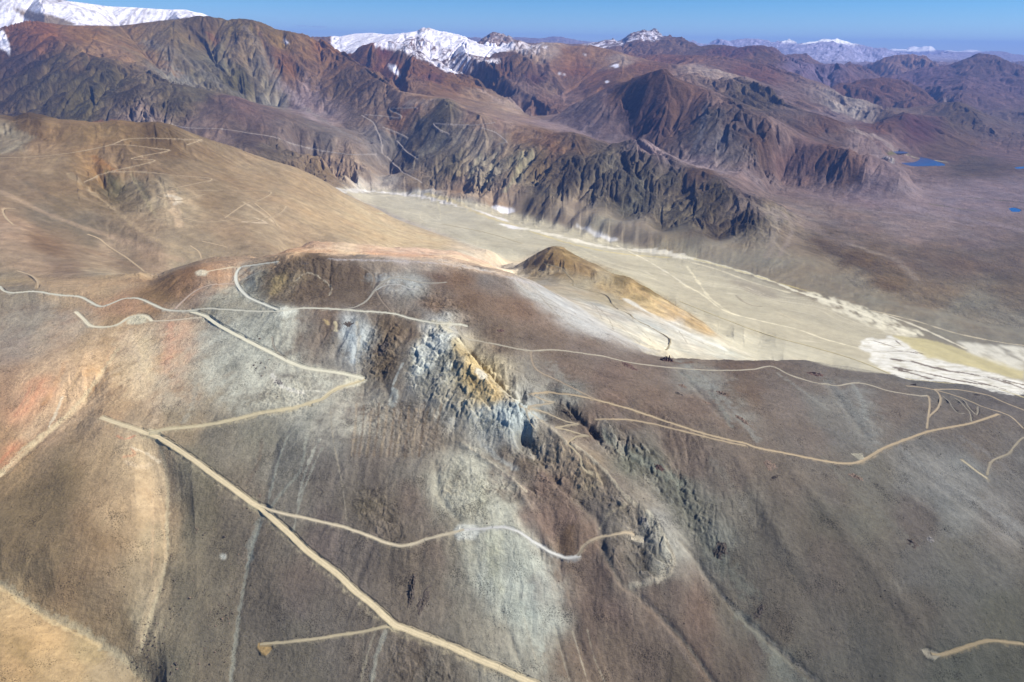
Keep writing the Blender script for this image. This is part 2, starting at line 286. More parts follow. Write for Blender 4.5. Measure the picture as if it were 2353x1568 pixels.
def blur(A, r, it=3):
    for _ in range(it):
        for ax in (0, 1):
            p = np.pad(A, [(r + 1, r) if k == ax else (0, 0) for k in (0, 1)], mode='edge'); c = np.cumsum(p, axis=ax, dtype=np.float64)
            n = A.shape[ax]
            A = ((c[2 * r + 1:2 * r + 1 + n] - c[:n]) if ax == 0 else (c[:, 2 * r + 1:2 * r + 1 + n] - c[:, :n])) / (2 * r + 1)
    return A.astype(F32)
B1 = blur(B, 1, 2); B4 = blur(B, 4, 2)
def samp(A):
    i = (GX / W(GY) + 1.1) / 2.2 * (NB - 1); j = (np.log(GY) - math.log(540)) / (math.log(97000) - math.log(540)) * (MB - 1)
    i0 = i.astype(int); j0 = j.astype(int); a = (i - i0).astype(F32); b = (j - j0).astype(F32)
    return (A[j0, i0] * (1 - a) + A[j0, i0 + 1] * a) * (1 - b) + (A[j0 + 1, i0] * (1 - a) + A[j0 + 1, i0 + 1] * a) * b
H = samp(B1)

def mk(name, V, Fq, mat=None, cols=None):
    me = bpy.data.meshes.new(name); nv, nf = len(V), len(Fq)
    me.vertices.add(nv); me.vertices.foreach_set('co', np.ascontiguousarray(V, F32).ravel())
    me.loops.add(nf * 4); me.loops.foreach_set('vertex_index', np.ascontiguousarray(Fq, np.int32).ravel())
    me.polygons.add(nf); me.polygons.foreach_set('loop_start', np.arange(0, nf * 4, 4, dtype=np.int32)); me.polygons.foreach_set('use_smooth', np.ones(nf, bool))
    me.update()
    o = bpy.data.objects.new(name, me); C.objects.link(o)
    if mat: me.materials.append(mat)
    return o
# ------------------------------------------------------------------ smooth the base but keep it through the control points
def surface():
    D = np.zeros((MB, NB)); Wt = np.zeros((MB, NB))
    gi = np.clip(np.round(q[:, 0]).astype(int), 0, NB - 1); gj = np.clip(np.round(q[:, 1]).astype(int), 0, MB - 1)
    inside = (q[:, 0] >= 0) & (q[:, 0] < NB) & (q[:, 1] >= 0) & (q[:, 1] < MB)
    gi, gj, z = gi[inside], gj[inside], qz[inside]
    A = blur(B, 13, 3)
    for r, n in ((10, 2), (6, 2), (4, 2), (3, 2)):
        R = np.zeros((MB, NB)); Wt = np.zeros((MB, NB))
        np.add.at(R, (gj, gi), z - A[gj, gi]); np.add.at(Wt, (gj, gi), 1.0)
        Rb = blur(R, r, n); Wb = blur(Wt, r, n); wmax = 1.0 / (2 * r + 1) ** 2
        A = A + (Rb / (Wb + 0.25 * wmax)).astype(F32)
    return A
SM = surface()
jj = np.arange(MB)[:, None]; yB = np.exp(jj / (MB - 1) * (math.log(97000) - math.log(540)) + math.log(540)) * np.ones((1, NB))
def sstep(a, b, x):
    t = np.clip((x - a) / (b - a), 0, 1); return t * t * (3 - 2 * t)
sharp = 0.10 + 0.72 * sstep(5200, 6800, yB) * sstep(230, 420, SM + 200 * sstep(14000, 20000, yB))
BASE = B1 * sharp + SM * (1 - sharp)
H0 = samp(BASE.astype(F32)).astype(F32)
GXf, GYf = GX.astype(F32), GY.astype(F32)

# ------------------------------------------------------------------ noise
PERM = rng.permutation(4096).astype(np.int32); GA = (rng.random(4096) * 2 * math.pi)
GC, GS = np.cos(GA).astype(F32), np.sin(GA).astype(F32); RN = rng.random(4096).astype(F32); RM = rng.random(4096).astype(F32)
def hsh(ix, iy): return PERM[(PERM[ix & 4095] + iy) & 4095]
def perlin(x, y):
    fx, fy = np.floor(x), np.floor(y); ix, iy = fx.astype(np.int32), fy.astype(np.int32); x = (x - fx).astype(F32); y = (y - fy).astype(F32)
    u = x * x * x * (x * (x * 6 - 15) + 10); v = y * y * y * (y * (y * 6 - 15) + 10)
    def g(h, a, b): return GC[h] * a + GS[h] * b
    n00 = g(hsh(ix, iy), x, y); n10 = g(hsh(ix + 1, iy), x - 1, y); n01 = g(hsh(ix, iy + 1), x, y - 1); n11 = g(hsh(ix + 1, iy + 1), x - 1, y - 1)
    a = n00 + u * (n10 - n00); b = n01 + u * (n11 - n01)
    return (a + v * (b - a)) * 1.5
def fbm(x, y, o=4, g=0.5):
    s = 0; a = 1; t = 0
    for k in range(o):
        s = s + a * perlin(x * 2 ** k + 17.3 * k, y * 2 ** k + 5.1 * k); t += a; a *= g
    return s / t
def gullies(px, py, dx, dy, freq=2.0 * math.pi, lo=-1, hi=2):
    """waves that run down the slope: (dx,dy) is the unit vector across the slope"""
    fx, fy = np.floor(px), np.floor(py); ix, iy = fx.astype(np.int32), fy.astype(np.int32); rx = (px - fx).astype(F32); ry = (py - fy).astype(F32)
    acc = np.zeros_like(rx); gx = np.zeros_like(rx); gy = np.zeros_like(rx); wt = np.zeros_like(rx)
    for j in range(lo, hi):
        for i in range(lo, hi):
            h = hsh(ix + i, iy + j)
            qx = rx - i - RN[h] * 0.8 - 0.1; qy = ry - j - RM[h] * 0.8 - 0.1
            w = np.maximum(0, 1 - (qx * qx + qy * qy) * 0.5); w = w * w * w
            ph = (qx * dx + qy * dy) * freq + GA.astype(F32)[h] * 0.35
            c = np.cos(ph); s_ = -np.sin(ph)
            acc += c * w; gx += s_ * dx * w; gy += s_ * dy * w; wt += w
    wt = np.maximum(wt, 1e-3)
    return acc / wt, gx / wt * freq, gy / wt * freq

# ------------------------------------------------------------------ looking things up on the surface through a picture point
def hit(u, v, A=None):
    A = H0 if A is None else A
    d = ray(np.atleast_1d(u), np.atleast_1d(v)); n = len(d)
    ys = np.exp(np.linspace(math.log(640), math.log(94000), 2600)); y = np.full(n, np.nan); prev = np.full(n, 640.0); done = np.zeros(n, bool)
    for a in range(0, n, 400):
        dd = d[a:a + 400]; X = dd[:, 0:1] / dd[:, 1:2] * ys; Z = CAMZ + dd[:, 2:3] / dd[:, 1:2] * ys
        T = bil(A, X.ravel(), np.broadcast_to(ys, X.shape).ravel()).reshape(X.shape)
        below = Z < T; k = np.argmax(below, 1); ok = below.any(1)
        k = np.where(ok, np.maximum(k, 1), 1); r = np.arange(len(dd))
        e0 = (Z - T)[r, k - 1]; e1 = (Z - T)[r, k]; f = np.clip(e0 / np.where(np.abs(e0 - e1) < 1e-9, 1, e0 - e1), 0, 1)
        yy = ys[k - 1] * (1 - f) + ys[k] * f; yy[~ok] = np.nan
        y[a:a + 400] = yy
    p = d * (y / d[:, 1])[:, None]; p[:, 2] += CAMZ
    return p

# ------------------------------------------------------------------ ground colours with sun and shadow left in: (u, v, colour as it looks in daylight)
SAMP = '''60,300,110,85,70;64,265,75,60,55;20,320,135,120,105;150,300,125,98,75;220,300,130,100,72;300,300,120,92,68;340,310,85,66,55;380,320,95,75,62;450,350,125,102,82;100,360,150,120,92;250,370,130,102,80;350,380,118,93,74;240,390,150,105,65;450,400,132,108,86;600,400,150,123,97;700,440,165,136,105;300,430,115,100,85;260,430,90,82,68;400,460,185,155,120;390,440,140,125,105;500,450,135,110,86;600,500,155,130,103;750,500,178,148,113;850,520,195,165,125;950,550,205,175,133;50,450,130,105,85;150,450,120,98,78;100,500,115,98,84;200,530,115,100,86;30,530,165,130,105;100,560,120,92,74;250,580,165,135,108;350,600,160,130,105;450,560,145,125,102;550,560,150,125,100;650,540,165,137,108;60,610,160,130,105;150,620,130,105,88;250,630,170,145,115;30,640,150,130,105;300,610,125,105,88;420,590,170,145,115
100,70,125,80,70;200,80,125,90,75;300,90,120,95,82;400,90,105,92,82;470,70,85,78,72;560,70,95,85,75;640,90,110,90,75;700,100,125,95,80;740,115,115,80,72;60,100,95,70,68;50,150,62,62,64;150,150,70,70,68;250,180,72,72,72;100,200,68,69,69;200,230,72,73,72;300,230,70,68,70;320,260,130,110,100;260,120,130,100,85;340,130,110,95,85;440,140,95,92,86;400,170,110,110,105;500,150,95,95,90;560,150,115,100,88;600,180,105,102,95;550,200,75,78,76;620,230,115,112,105;660,150,105,75,68;700,180,105,85,85;700,230,125,105,108;750,160,105,82,82;780,150,90,72,72;790,200,82,72,78;820,200,70,64,74;850,240,100,85,85;740,260,130,112,112;400,240,80,76,74;500,260,90,76,80;560,240,105,82,85;450,210,85,82,78;600,270,95,80,84;650,300,105,92,90;750,310,95,88,88;820,330,120,108,100;480,300,110,92,88;580,310,80,70,75;640,350,95,85,78;700,370,115,98,82;790,385,160,130,100;740,385,130,105,80;840,390,140,120,100;870,320,110,105,105
880,120,95,60,58;930,115,75,70,75;960,160,105,75,72;1050,190,110,80,75;880,150,115,78,65;850,130,120,85,75;1000,200,115,85,78;1100,220,135,108,92;1170,240,150,125,105;950,210,125,95,85;1000,180,90,65,65;1080,260,125,98,88;1150,280,115,88,85;940,245,150,125,105;960,240,145,105,80;930,260,135,85,65;1080,150,120,100,105;1150,160,85,68,75;1200,150,90,75,85;1230,180,75,62,75;1120,190,95,78,82;1200,210,115,95,98;1260,200,105,88,92;1300,215,115,92,98;1250,240,105,82,88;1260,120,150,130,120;1300,130,125,90,85;1330,160,110,75,78;1380,130,125,95,90;1420,140,140,120,112;1380,180,115,80,82;1430,180,105,78,80;1320,200,105,80,85;1390,220,115,90,95;1350,250,120,100,102;1470,150,105,75,78;1530,140,110,80,82;1280,290,135,112,110;1350,300,125,105,108;1420,320,115,98,102;1500,350,120,100,105;1600,380,140,118,115;1700,395,125,105,105
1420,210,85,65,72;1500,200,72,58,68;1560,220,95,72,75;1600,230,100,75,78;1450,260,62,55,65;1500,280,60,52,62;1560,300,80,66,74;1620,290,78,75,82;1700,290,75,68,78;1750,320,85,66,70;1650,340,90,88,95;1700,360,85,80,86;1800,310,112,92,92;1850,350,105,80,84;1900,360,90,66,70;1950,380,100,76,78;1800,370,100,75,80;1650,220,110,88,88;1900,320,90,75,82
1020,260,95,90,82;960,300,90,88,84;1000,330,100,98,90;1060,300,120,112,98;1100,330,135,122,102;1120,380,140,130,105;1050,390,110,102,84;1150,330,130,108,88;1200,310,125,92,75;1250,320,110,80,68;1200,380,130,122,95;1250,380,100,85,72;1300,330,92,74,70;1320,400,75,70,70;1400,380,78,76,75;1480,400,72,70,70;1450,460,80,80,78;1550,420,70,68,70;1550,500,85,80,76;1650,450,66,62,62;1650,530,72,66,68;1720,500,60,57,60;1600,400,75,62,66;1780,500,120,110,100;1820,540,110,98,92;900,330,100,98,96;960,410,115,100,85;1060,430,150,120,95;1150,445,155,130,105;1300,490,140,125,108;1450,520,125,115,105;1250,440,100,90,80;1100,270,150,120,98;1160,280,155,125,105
1700,430,105,88,90;1800,430,110,92,92;1900,440,118,100,102;2000,440,125,105,110;2100,450,125,108,112;2200,460,120,105,112;2300,450,115,100,108;1850,490,120,105,102;1950,500,110,95,95;2100,520,120,105,108;2250,540,105,92,98;1900,560,85,74,72;1980,600,82,68,64;2100,600,95,82,82;2200,600,88,76,78;2300,600,88,78,82;1850,620,125,115,105;1950,650,120,112,104;2050,640,95,80,72;2150,680,105,92,84;2250,700,110,104,98;2300,740,112,108,104;2150,740,120,115,108;2000,700,125,118,108;2320,660,90,80,78;1650,590,135,128,118;1750,610,125,118,110
2050,150,110,98,125;2130,170,85,80,120;2250,150,78,78,115;2250,200,85,80,115;2000,160,85,80,115;1850,160,95,90,130;1800,110,125,140,195;1950,125,125,140,195;2000,200,90,72,90;2100,240,85,72,95;1700,120,80,68,90;1750,140,85,75,95;1600,110,85,80,105;1650,170,150,130,120;1720,180,95,70,75;1800,220,105,90,100;1850,230,95,80,90;1900,260,110,95,105;1950,260,140,130,125;2050,270,95,85,95;2020,300,85,65,75;2100,300,75,58,65;2200,290,75,72,80;2200,330,85,72,82;2300,310,85,78,95;2300,280,85,82,100;1900,290,90,68,75;1850,280,88,72,80;2000,340,130,110,110;2050,350,110,90,95;2300,350,95,80,92;2250,380,75,70,80;1750,230,70,68,75;1830,260,85,78,88
50,680,120,110,100;150,660,165,140,115;250,660,175,145,115;60,720,125,110,100;150,760,150,125,110;50,800,150,130,118;100,850,170,140,115;30,900,165,130,105;200,800,165,135,105;260,760,150,120,90;280,700,160,120,95;400,660,120,90,68;350,690,125,95,70;440,640,125,92,70;470,670,150,125,110;500,640,160,120,95;520,620,175,140,115;500,700,140,135,120;560,680,135,132,120;600,640,80,75,68;650,620,80,68,60;680,640,105,92,75;720,620,68,57,54;700,660,75,62,58;760,650,82,68,62;820,640,85,70,64;880,600,120,108,100;850,690,95,82,76;900,650,120,112,108;950,650,135,135,135;1000,640,95,75,68;1060,650,110,85,72;1080,690,105,82,70;1000,700,98,80,72;1150,700,105,85,76;1200,720,112,90,80;1250,740,115,96,88;1150,760,98,82,74;1250,780,95,80,74;1350,790,100,86,82;1120,640,110,100,98;1000,600,150,140,135
300,790,185,155,130;340,800,215,180,140;380,830,205,160,120;260,850,185,150,110;220,880,190,140,95;100,890,192,145,112;50,940,182,135,105;170,900,200,160,125;100,1000,150,122,100;50,1060,170,140,105;400,740,170,150,130;400,780,185,140,115;450,780,165,150,135;450,850,150,140,125;520,780,160,158,148;520,850,155,152,140;560,750,150,150,142;600,800,150,150,142;620,760,140,140,132;700,780,105,95,90;680,820,115,108,102;600,880,135,132,125;650,860,130,125,120;700,880,130,126,118;500,920,150,135,115;430,900,165,135,110;350,900,175,145,118;280,930,165,130,100;300,970,170,145,118;550,930,125,120,110;650,920,135,132,122;750,870,130,125,120;780,780,95,85,78;760,740,100,82,72;800,770,165,175,185;830,780,150,155,158;880,780,75,65,58;870,830,82,70,60;900,760,95,80,72;930,800,95,88,84;950,760,90,76,68;900,850,80,70,64
420,970,150,130,105;500,1000,115,108,98;600,1000,118,115,105;700,960,125,125,118;650,1050,112,108,102;750,1000,118,112,106;800,950,112,102,96;850,960,105,95,90;900,920,100,92,88;950,950,98,92,90;850,1030,105,94,88;950,1030,108,98,92;750,1080,100,92,88;850,1100,95,86,82;950,1080,112,108,104;1000,1000,110,98,90;1050,1000,110,105,100;1000,1080,130,125,115;1080,1080,140,140,132;1020,1120,135,132,120;1100,1140,150,150,135;1080,1180,135,132,120;1150,1180,148,148,138;950,1150,98,88,84;880,1180,92,84,78;850,1150,85,78,70;1150,1100,110,100,95
990,760,194,198,201;1020,790,205,214,220;1050,800,186,169,135;1080,830,212,186,133;1100,870,203,175,124;1040,850,169,169,163;1000,860,141,140,137;980,880,126,126,126;1050,900,149,144,135;1120,900,197,171,126;1160,920,169,164,155;1100,940,160,163,163;1150,950,186,201,210;1190,960,194,212,223;1200,985,169,178,183;1040,960,137,137,135;960,830,189,194,194
1200,1020,95,85,78;1250,1050,105,92,82;1300,1030,150,135,120;1250,1000,150,140,130;1300,1080,120,105,95;1350,1090,135,118,100;1200,1080,90,78,72;1150,1060,95,85,80;1350,1150,100,90,85;1300,1140,95,80,76;1250,1120,105,86,80;1220,1170,115,98,92;1300,1180,112,92,86;1250,1200,108,88,82;1300,1250,85,66,55;1360,1240,110,88,78;1400,1160,100,90,85;1450,1170,115,105,98;1480,1150,130,120,110;1400,1210,95,88,84;1500,1200,145,140,135;1540,1270,155,150,142;1530,1300,150,145,135;1460,1290,95,88,84;1400,1260,92,84,80;1500,1250,110,106,102;1420,1320,105,92,85;1380,1300,110,90,82
1150,1250,165,168,155;1100,1260,150,148,135;1150,1330,150,152,142;1200,1300,155,160,152;1180,1380,150,155,148;1230,1350,135,132,130;1200,1420,150,160,155;1260,1420,140,142,138;1150,1450,130,125,115;1250,1480,125,120,112;1050,1300,125,118,108;1000,1270,105,94,88;950,1300,95,86,80;900,1250,95,86,80;850,1270,98,88,84;1000,1380,98,90,84;1080,1400,115,110,102;1300,1330,110,95,88;1350,1380,92,78,74;1400,1400,95,80,76;1300,1500,92,80,74;1400,1500,95,84,78;1350,1450,88,76,72;1500,1480,90,80,76
450,1080,112,105,90;450,1200,105,98,85;420,1350,102,94,82;500,1300,102,95,85;600,1250,105,96,88;500,1450,98,90,80;600,1400,98,90,83;700,1350,98,88,84;750,1250,98,88,86;750,1450,98,90,85;700,1500,95,88,80;600,1540,95,88,80;850,1500,95,86,80;950,1500,90,80,74;1000,1540,95,88,82;560,1180,112,104,95;650,1180,108,102,95
330,1040,180,155,125;300,1100,165,138,108;340,1150,165,138,110;300,1200,150,125,98;360,1250,160,140,112;350,1350,150,132,108;330,1450,140,125,102;250,1150,140,112,85;200,1200,130,105,80;120,1130,100,84,66;100,1080,112,92,72;150,1050,105,90,68;60,1180,105,88,68;200,1050,130,105,80;30,1250,110,92,72;100,1250,110,92,72;200,1300,130,108,85;150,1350,118,98,78;250,1350,135,113,90;280,1450,120,102,80;200,1420,118,100,80;100,1330,112,95,75;50,1420,185,155,115;100,1480,180,150,110;50,1500,150,125,90;30,1550,165,135,98;150,1530,170,142,105;250,1540,160,140,112;200,1480,160,140,105;280,1520,145,130,108;380,1560,105,98,85
1300,850,100,84,78;1400,860,98,82,78;1500,850,100,86,82;1600,850,105,95,90;1700,850,88,74,70;1800,860,92,82,80;1900,870,95,86,84;2000,880,92,86,86;2150,900,85,82,84;2300,930,82,78,82;1300,900,115,112,108;1350,960,98,82,76;1300,960,85,75,70;1400,930,98,80,74;1500,930,100,84,78;1600,930,100,85,80;1600,880,115,112,110;1700,900,95,78,70;1700,960,92,76,70;1800,920,100,90,88;1900,930,102,100,100;1950,970,95,92,92;2050,930,95,86,84;2150,970,90,84,84;2250,1000,88,82,82;1400,990,115,110,106;1450,1020,95,90,88;1450,980,90,78,74;1550,1000,95,82,78;1650,1020,98,88,84;1750,1000,98,88,84;1850,1000,98,88,85;1500,1080,92,92,88;1450,1060,95,98,92;1550,1120,88,88,84;1600,1060,98,86,82;1700,1070,96,86,82;1600,1180,98,96,90;1650,1240,95,95,92
1800,1100,92,84,80;1900,1100,90,84,82;2000,1100,90,88,86;2100,1080,98,98,100;2200,1100,100,102,106;2200,1180,95,96,98;2300,1200,92,90,92;2100,1200,82,76,76;2000,1200,86,84,80;1900,1200,80,76,72;1800,1200,84,78,74;1700,1170,92,88,84;1700,1300,84,80,76;1800,1300,82,76,72;1900,1300,80,74,72;2000,1300,78,74,72;2100,1300,84,82,82;2200,1300,82,80,78;2300,1300,85,84,84;1700,1400,88,84,80;1800,1450,80,74,70;1900,1450,76,72,70;2000,1450,74,72,70;2100,1400,74,70,68;2200,1400,76,74,72;2300,1400,72,72,68;1600,1400,95,80,75;1550,1350,95,82,78;1500,1400,98,84,78;1600,1500,88,76,72;1750,1500,78,72,70;1900,1550,72,70,68;2050,1540,72,70,67;2200,1550,68,68,64;2320,1550,66,66,62;1700,1560,82,74,70;1560,1560,82,74,68;1785,1510,95,95,90
1250,690,150,148,148;1300,710,170,170,175;1350,750,180,178,180;1400,720,165,162,160;1450,760,190,185,175;1500,790,205,195,175;1550,740,195,195,195;1600,780,205,200,190;1650,800,200,195,180;1500,740,180,178,175;1250,650,145,135,125;1320,670,155,145,130;1400,690,150,138,118;1720,815,195,188,170;1230,600,140,115,88;1270,590,145,115,80;1300,600,130,105,75;1350,620,125,102,78;1250,630,155,138,115;1400,650,155,130,95;1450,670,185,155,110;1500,700,195,165,120;1550,720,185,155,115;1600,750,170,145,110;1430,640,115,98,72;1480,665,110,92,66;1350,650,150,138,118
700,575,200,150,115;740,570,190,145,115;800,575,230,195,155;860,580,230,175,135;950,580,230,180,150;1000,590,225,180,150;1050,590,235,200,165;1100,600,235,185,150;1140,610,235,210,180;1170,625,235,215,190;660,590,200,160,125;900,592,175,165,165
850,440,205,195,165;950,460,185,180,160;1050,500,190,183,165;1200,540,180,172,150;1150,560,185,178,160;1350,560,200,190,160;1400,640,175,160,135;1500,620,190,176,145;1600,680,180,165,138;1700,700,175,162,135;1800,760,165,150,125;1900,790,158,145,122;1700,780,185,175,155;1800,810,190,182,165;1950,830,165,152,130;2050,850,175,165,145;1600,630,185,175,150'''
SM_ = np.array([[float(a) for a in t.split(',')] for l in SAMP.split('\n') for t in l.split(';')])
def lin(c):
    c = np.asarray(c, float) / 255.0
    return np.where(c <= 0.04045, c / 12.92, ((c + 0.055) / 1.055) ** 2.4)
HITS = hit(SM_[:, 0], SM_[:, 1])
ok = np.isfinite(HITS[:, 1])
HITS = HITS[ok]
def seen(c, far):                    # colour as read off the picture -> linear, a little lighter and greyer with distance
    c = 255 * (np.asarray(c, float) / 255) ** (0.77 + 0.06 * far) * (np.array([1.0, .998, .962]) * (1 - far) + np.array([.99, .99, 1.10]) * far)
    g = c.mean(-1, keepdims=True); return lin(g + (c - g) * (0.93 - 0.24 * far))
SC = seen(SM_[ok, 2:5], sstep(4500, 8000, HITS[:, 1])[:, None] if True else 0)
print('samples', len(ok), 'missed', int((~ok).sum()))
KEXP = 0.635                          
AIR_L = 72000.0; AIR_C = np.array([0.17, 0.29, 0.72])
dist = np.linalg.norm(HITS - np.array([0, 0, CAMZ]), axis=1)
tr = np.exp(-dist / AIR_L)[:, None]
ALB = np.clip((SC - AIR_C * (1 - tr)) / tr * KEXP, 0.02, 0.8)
EXPL = 0.6
def idw(vals, pw=2.0, step=3):
    s_, l_ = sy(HITS[:, 0], HITS[:, 1]); l_ = l_ * EXPL
    gx = SX[::step]; gl = LY[::step] * EXPL
    A, L = np.meshgrid(gx, gl)
    wx = perlin(A * 22, L * 22 / EXPL) * 0.012; A = A + wx; L = L + perlin(A * 22 + 50, L * 22 / EXPL) * 0.012
    num = np.zeros(A.shape + (vals.shape[1],), F32); den = np.zeros(A.shape, F32)
    for k in range(len(vals)):
        d2 = (A - s_[k]) ** 2 + (L - l_[k]) ** 2
        wk = (1.0 / (d2 + 1.2e-4) ** pw).astype(F32); den += wk
        num += wk[..., None] * vals[k].astype(F32)
    num /= den[..., None]
    # upsample
    ii = np.clip(np.arange(NX) / step, 0, A.shape[1] - 1.001); jx = np.clip(np.arange(NY) / step, 0, A.shape[0] - 1.001)
    i0 = ii.astype(int); j0 = jx.astype(int); a = (ii - i0).astype(F32)[None, :, None]; b = (jx - j0).astype(F32)[:, None, None]
    t = num[:, i0] * (1 - a) + num[:, i0 + 1] * a
    return t[j0] * (1 - b) + t[j0 + 1] * b
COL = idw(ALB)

# ------------------------------------------------------------------ ruggedness: (u, v, r)
RUG = '''60,130,1;150,150,1;250,190,1;50,220,1;200,240,1;320,230,1;150,80,.35;300,80,.3;420,80,.35;440,130,.6;480,170,.9;560,170,.8;600,200,.8;640,180,.4;700,170,.8;740,150,.6;660,240,.3;560,240,.4;790,170,.7;830,200,.7;700,270,.15;500,260,.4;600,290,.35;700,330,.3;800,340,.2;620,360,.5;780,390,.5;880,350,.4;450,320,.3
880,130,.3;960,160,.6;1050,200,.6;1000,210,.15;1150,250,.1;930,230,.2;1100,140,.8;1150,170,1;1230,170,1;1120,120,.7;1000,90,.6;950,85,.5;850,85,.25;1200,220,.4;1260,230,.5;1300,140,.25;1380,150,.25;1450,180,.4;1350,240,.4;1300,270,.1;1400,310,.08
1430,200,.35;1500,200,.35;1560,210,.3;1450,260,.5;1500,280,.8;1560,300,.9;1620,300,.7;1700,310,1;1760,320,.8;1640,350,.5;1700,370,.5;1850,340,.25;1950,360,.35;1800,370,.35;1600,220,.3
1020,260,.4;960,320,.35;1050,310,.3;1100,320,.3;1060,390,.8;1120,390,1;1200,390,1;1250,400,1;1320,400,1;1400,400,1;1480,400,1;1560,450,1;1640,470,1;1720,510,1;1780,520,.6;1830,560,.3;1150,310,.3;1300,330,.5;1600,400,.4;1000,405,.35
1150,455,.05;1400,520,.05;960,424,.05;1060,438,.05;1200,462,.05;1300,492,.05;1350,505,.05;1480,530,.06;1550,545,.08;1650,570,.08;880,410,.05;1700,420,.15;1850,450,.12;2000,450,.06;2200,470,.05;2100,550,.1;1900,560,.25;2000,620,.3;2200,620,.15;2300,700,.15;1900,650,.12;2100,700,.15;1700,600,.08
1650,120,.8;1800,150,.8;1900,200,.7;1700,180,.5;1660,210,1;1750,230,1;1850,270,.5;2000,150,.8;2250,160,.7;2050,220,.6;2150,260,.5;2100,300,.4;2200,330,.3;1480,90,1;1400,100,.8;1150,90,1;1850,110,1;2000,120,1;2250,130,1;2150,120,1;1250,90,1;720,92,1;100,20,.3;300,30,.35
60,300,.3;200,300,.2;350,310,.25;300,430,.4;260,430,.5;400,470,.3;500,450,.12;650,450,.08;800,500,.05;950,550,.05;100,400,.12;100,500,.12;250,560,.08;450,560,.08;600,540,.08
900,450,.01;1100,500,.01;1300,550,.01;1500,620,.01;1700,700,.01;1900,790,.01;2100,840,.01;2300,860,.01;1300,600,.15;1400,640,.2;1500,690,.25;1600,740,.2;1300,660,.1;1350,730,.2;1500,770,.2;1650,800,.1;750,570,.3;900,580,.25;1050,590,.2;1150,615,.1
50,720,.1;200,780,.12;150,900,.18;300,850,.18;400,800,.15;550,800,.12;450,680,.12;400,650,.15;650,640,.35;720,640,.35;800,700,.15;1000,650,.25;1100,700,.12;1200,750,.12;1350,790,.1;780,770,.5;880,800,.6;900,870,.5;820,760,.5;700,850,.15;600,950,.1
1000,800,.35;1080,850,.35;1020,900,.4;1120,930,.4;1180,980,.4;1060,960,.35;960,860,.3;1220,1050,.3;1300,1060,.25;1150,1060,.3;1350,1100,.25;1400,1150,.25;1300,1150,.25;1450,1200,.25;1470,1280,.25;1540,1280,.15;1400,1290,.25;1240,1200,.2;1300,1250,.3
850,1050,.2;700,1050,.15;1000,1100,.2;1100,1200,.18;900,1200,.2;1150,1350,.2;1050,1400,.15;600,1300,.08;700,1450,.08;500,1200,.07;450,1400,.07;200,1100,.08;150,1250,.07;250,1400,.07;50,1450,.12;150,1520,.1;350,1200,.12;330,1450,.15;900,1500,.15;1300,1450,.15
1300,880,.12;1500,880,.12;1700,920,.15;1900,900,.12;2150,920,.15;1330,960,.5;1400,1010,.5;1480,1060,.6;1560,1120,.5;1630,1220,.4;1700,1050,.08;1900,1100,.08;2100,1050,.1;2250,1100,.12;2000,1250,.08;1800,1300,.08;2200,1400,.06;2000,1500,.05;1700,1400,.12;1550,1400,.12;1600,1520,.1;1850,1500,.08'''
RG = np.array([[float(a) for a in t.split(',')] for l in RUG.split('\n') for t in l.split(';')])
_h = hit(RG[:, 0], RG[:, 1]); _ok = np.isfinite(_h[:, 1]); _keep = HITS
HITS = _h[_ok]; RUGF = idw(RG[_ok, 2:3])[..., 0]; HITS = _keep

# ------------------------------------------------------------------ erosion
def grad(A):
    dj = np.gradient(A, axis=0) / np.gradient(GYf[:, 0])[:, None]
    dxs = (2.0 / (NX - 1)) * W(GYf)
    di = np.gradient(A, axis=1) / dxs
    gx = di; gy = dj - di * SX[None, :].astype(F32) * WK
    return gx.astype(F32), gy.astype(F32)
cell = (2.0 / (NX - 1)) * W(LY * 0 + np.exp(LY))
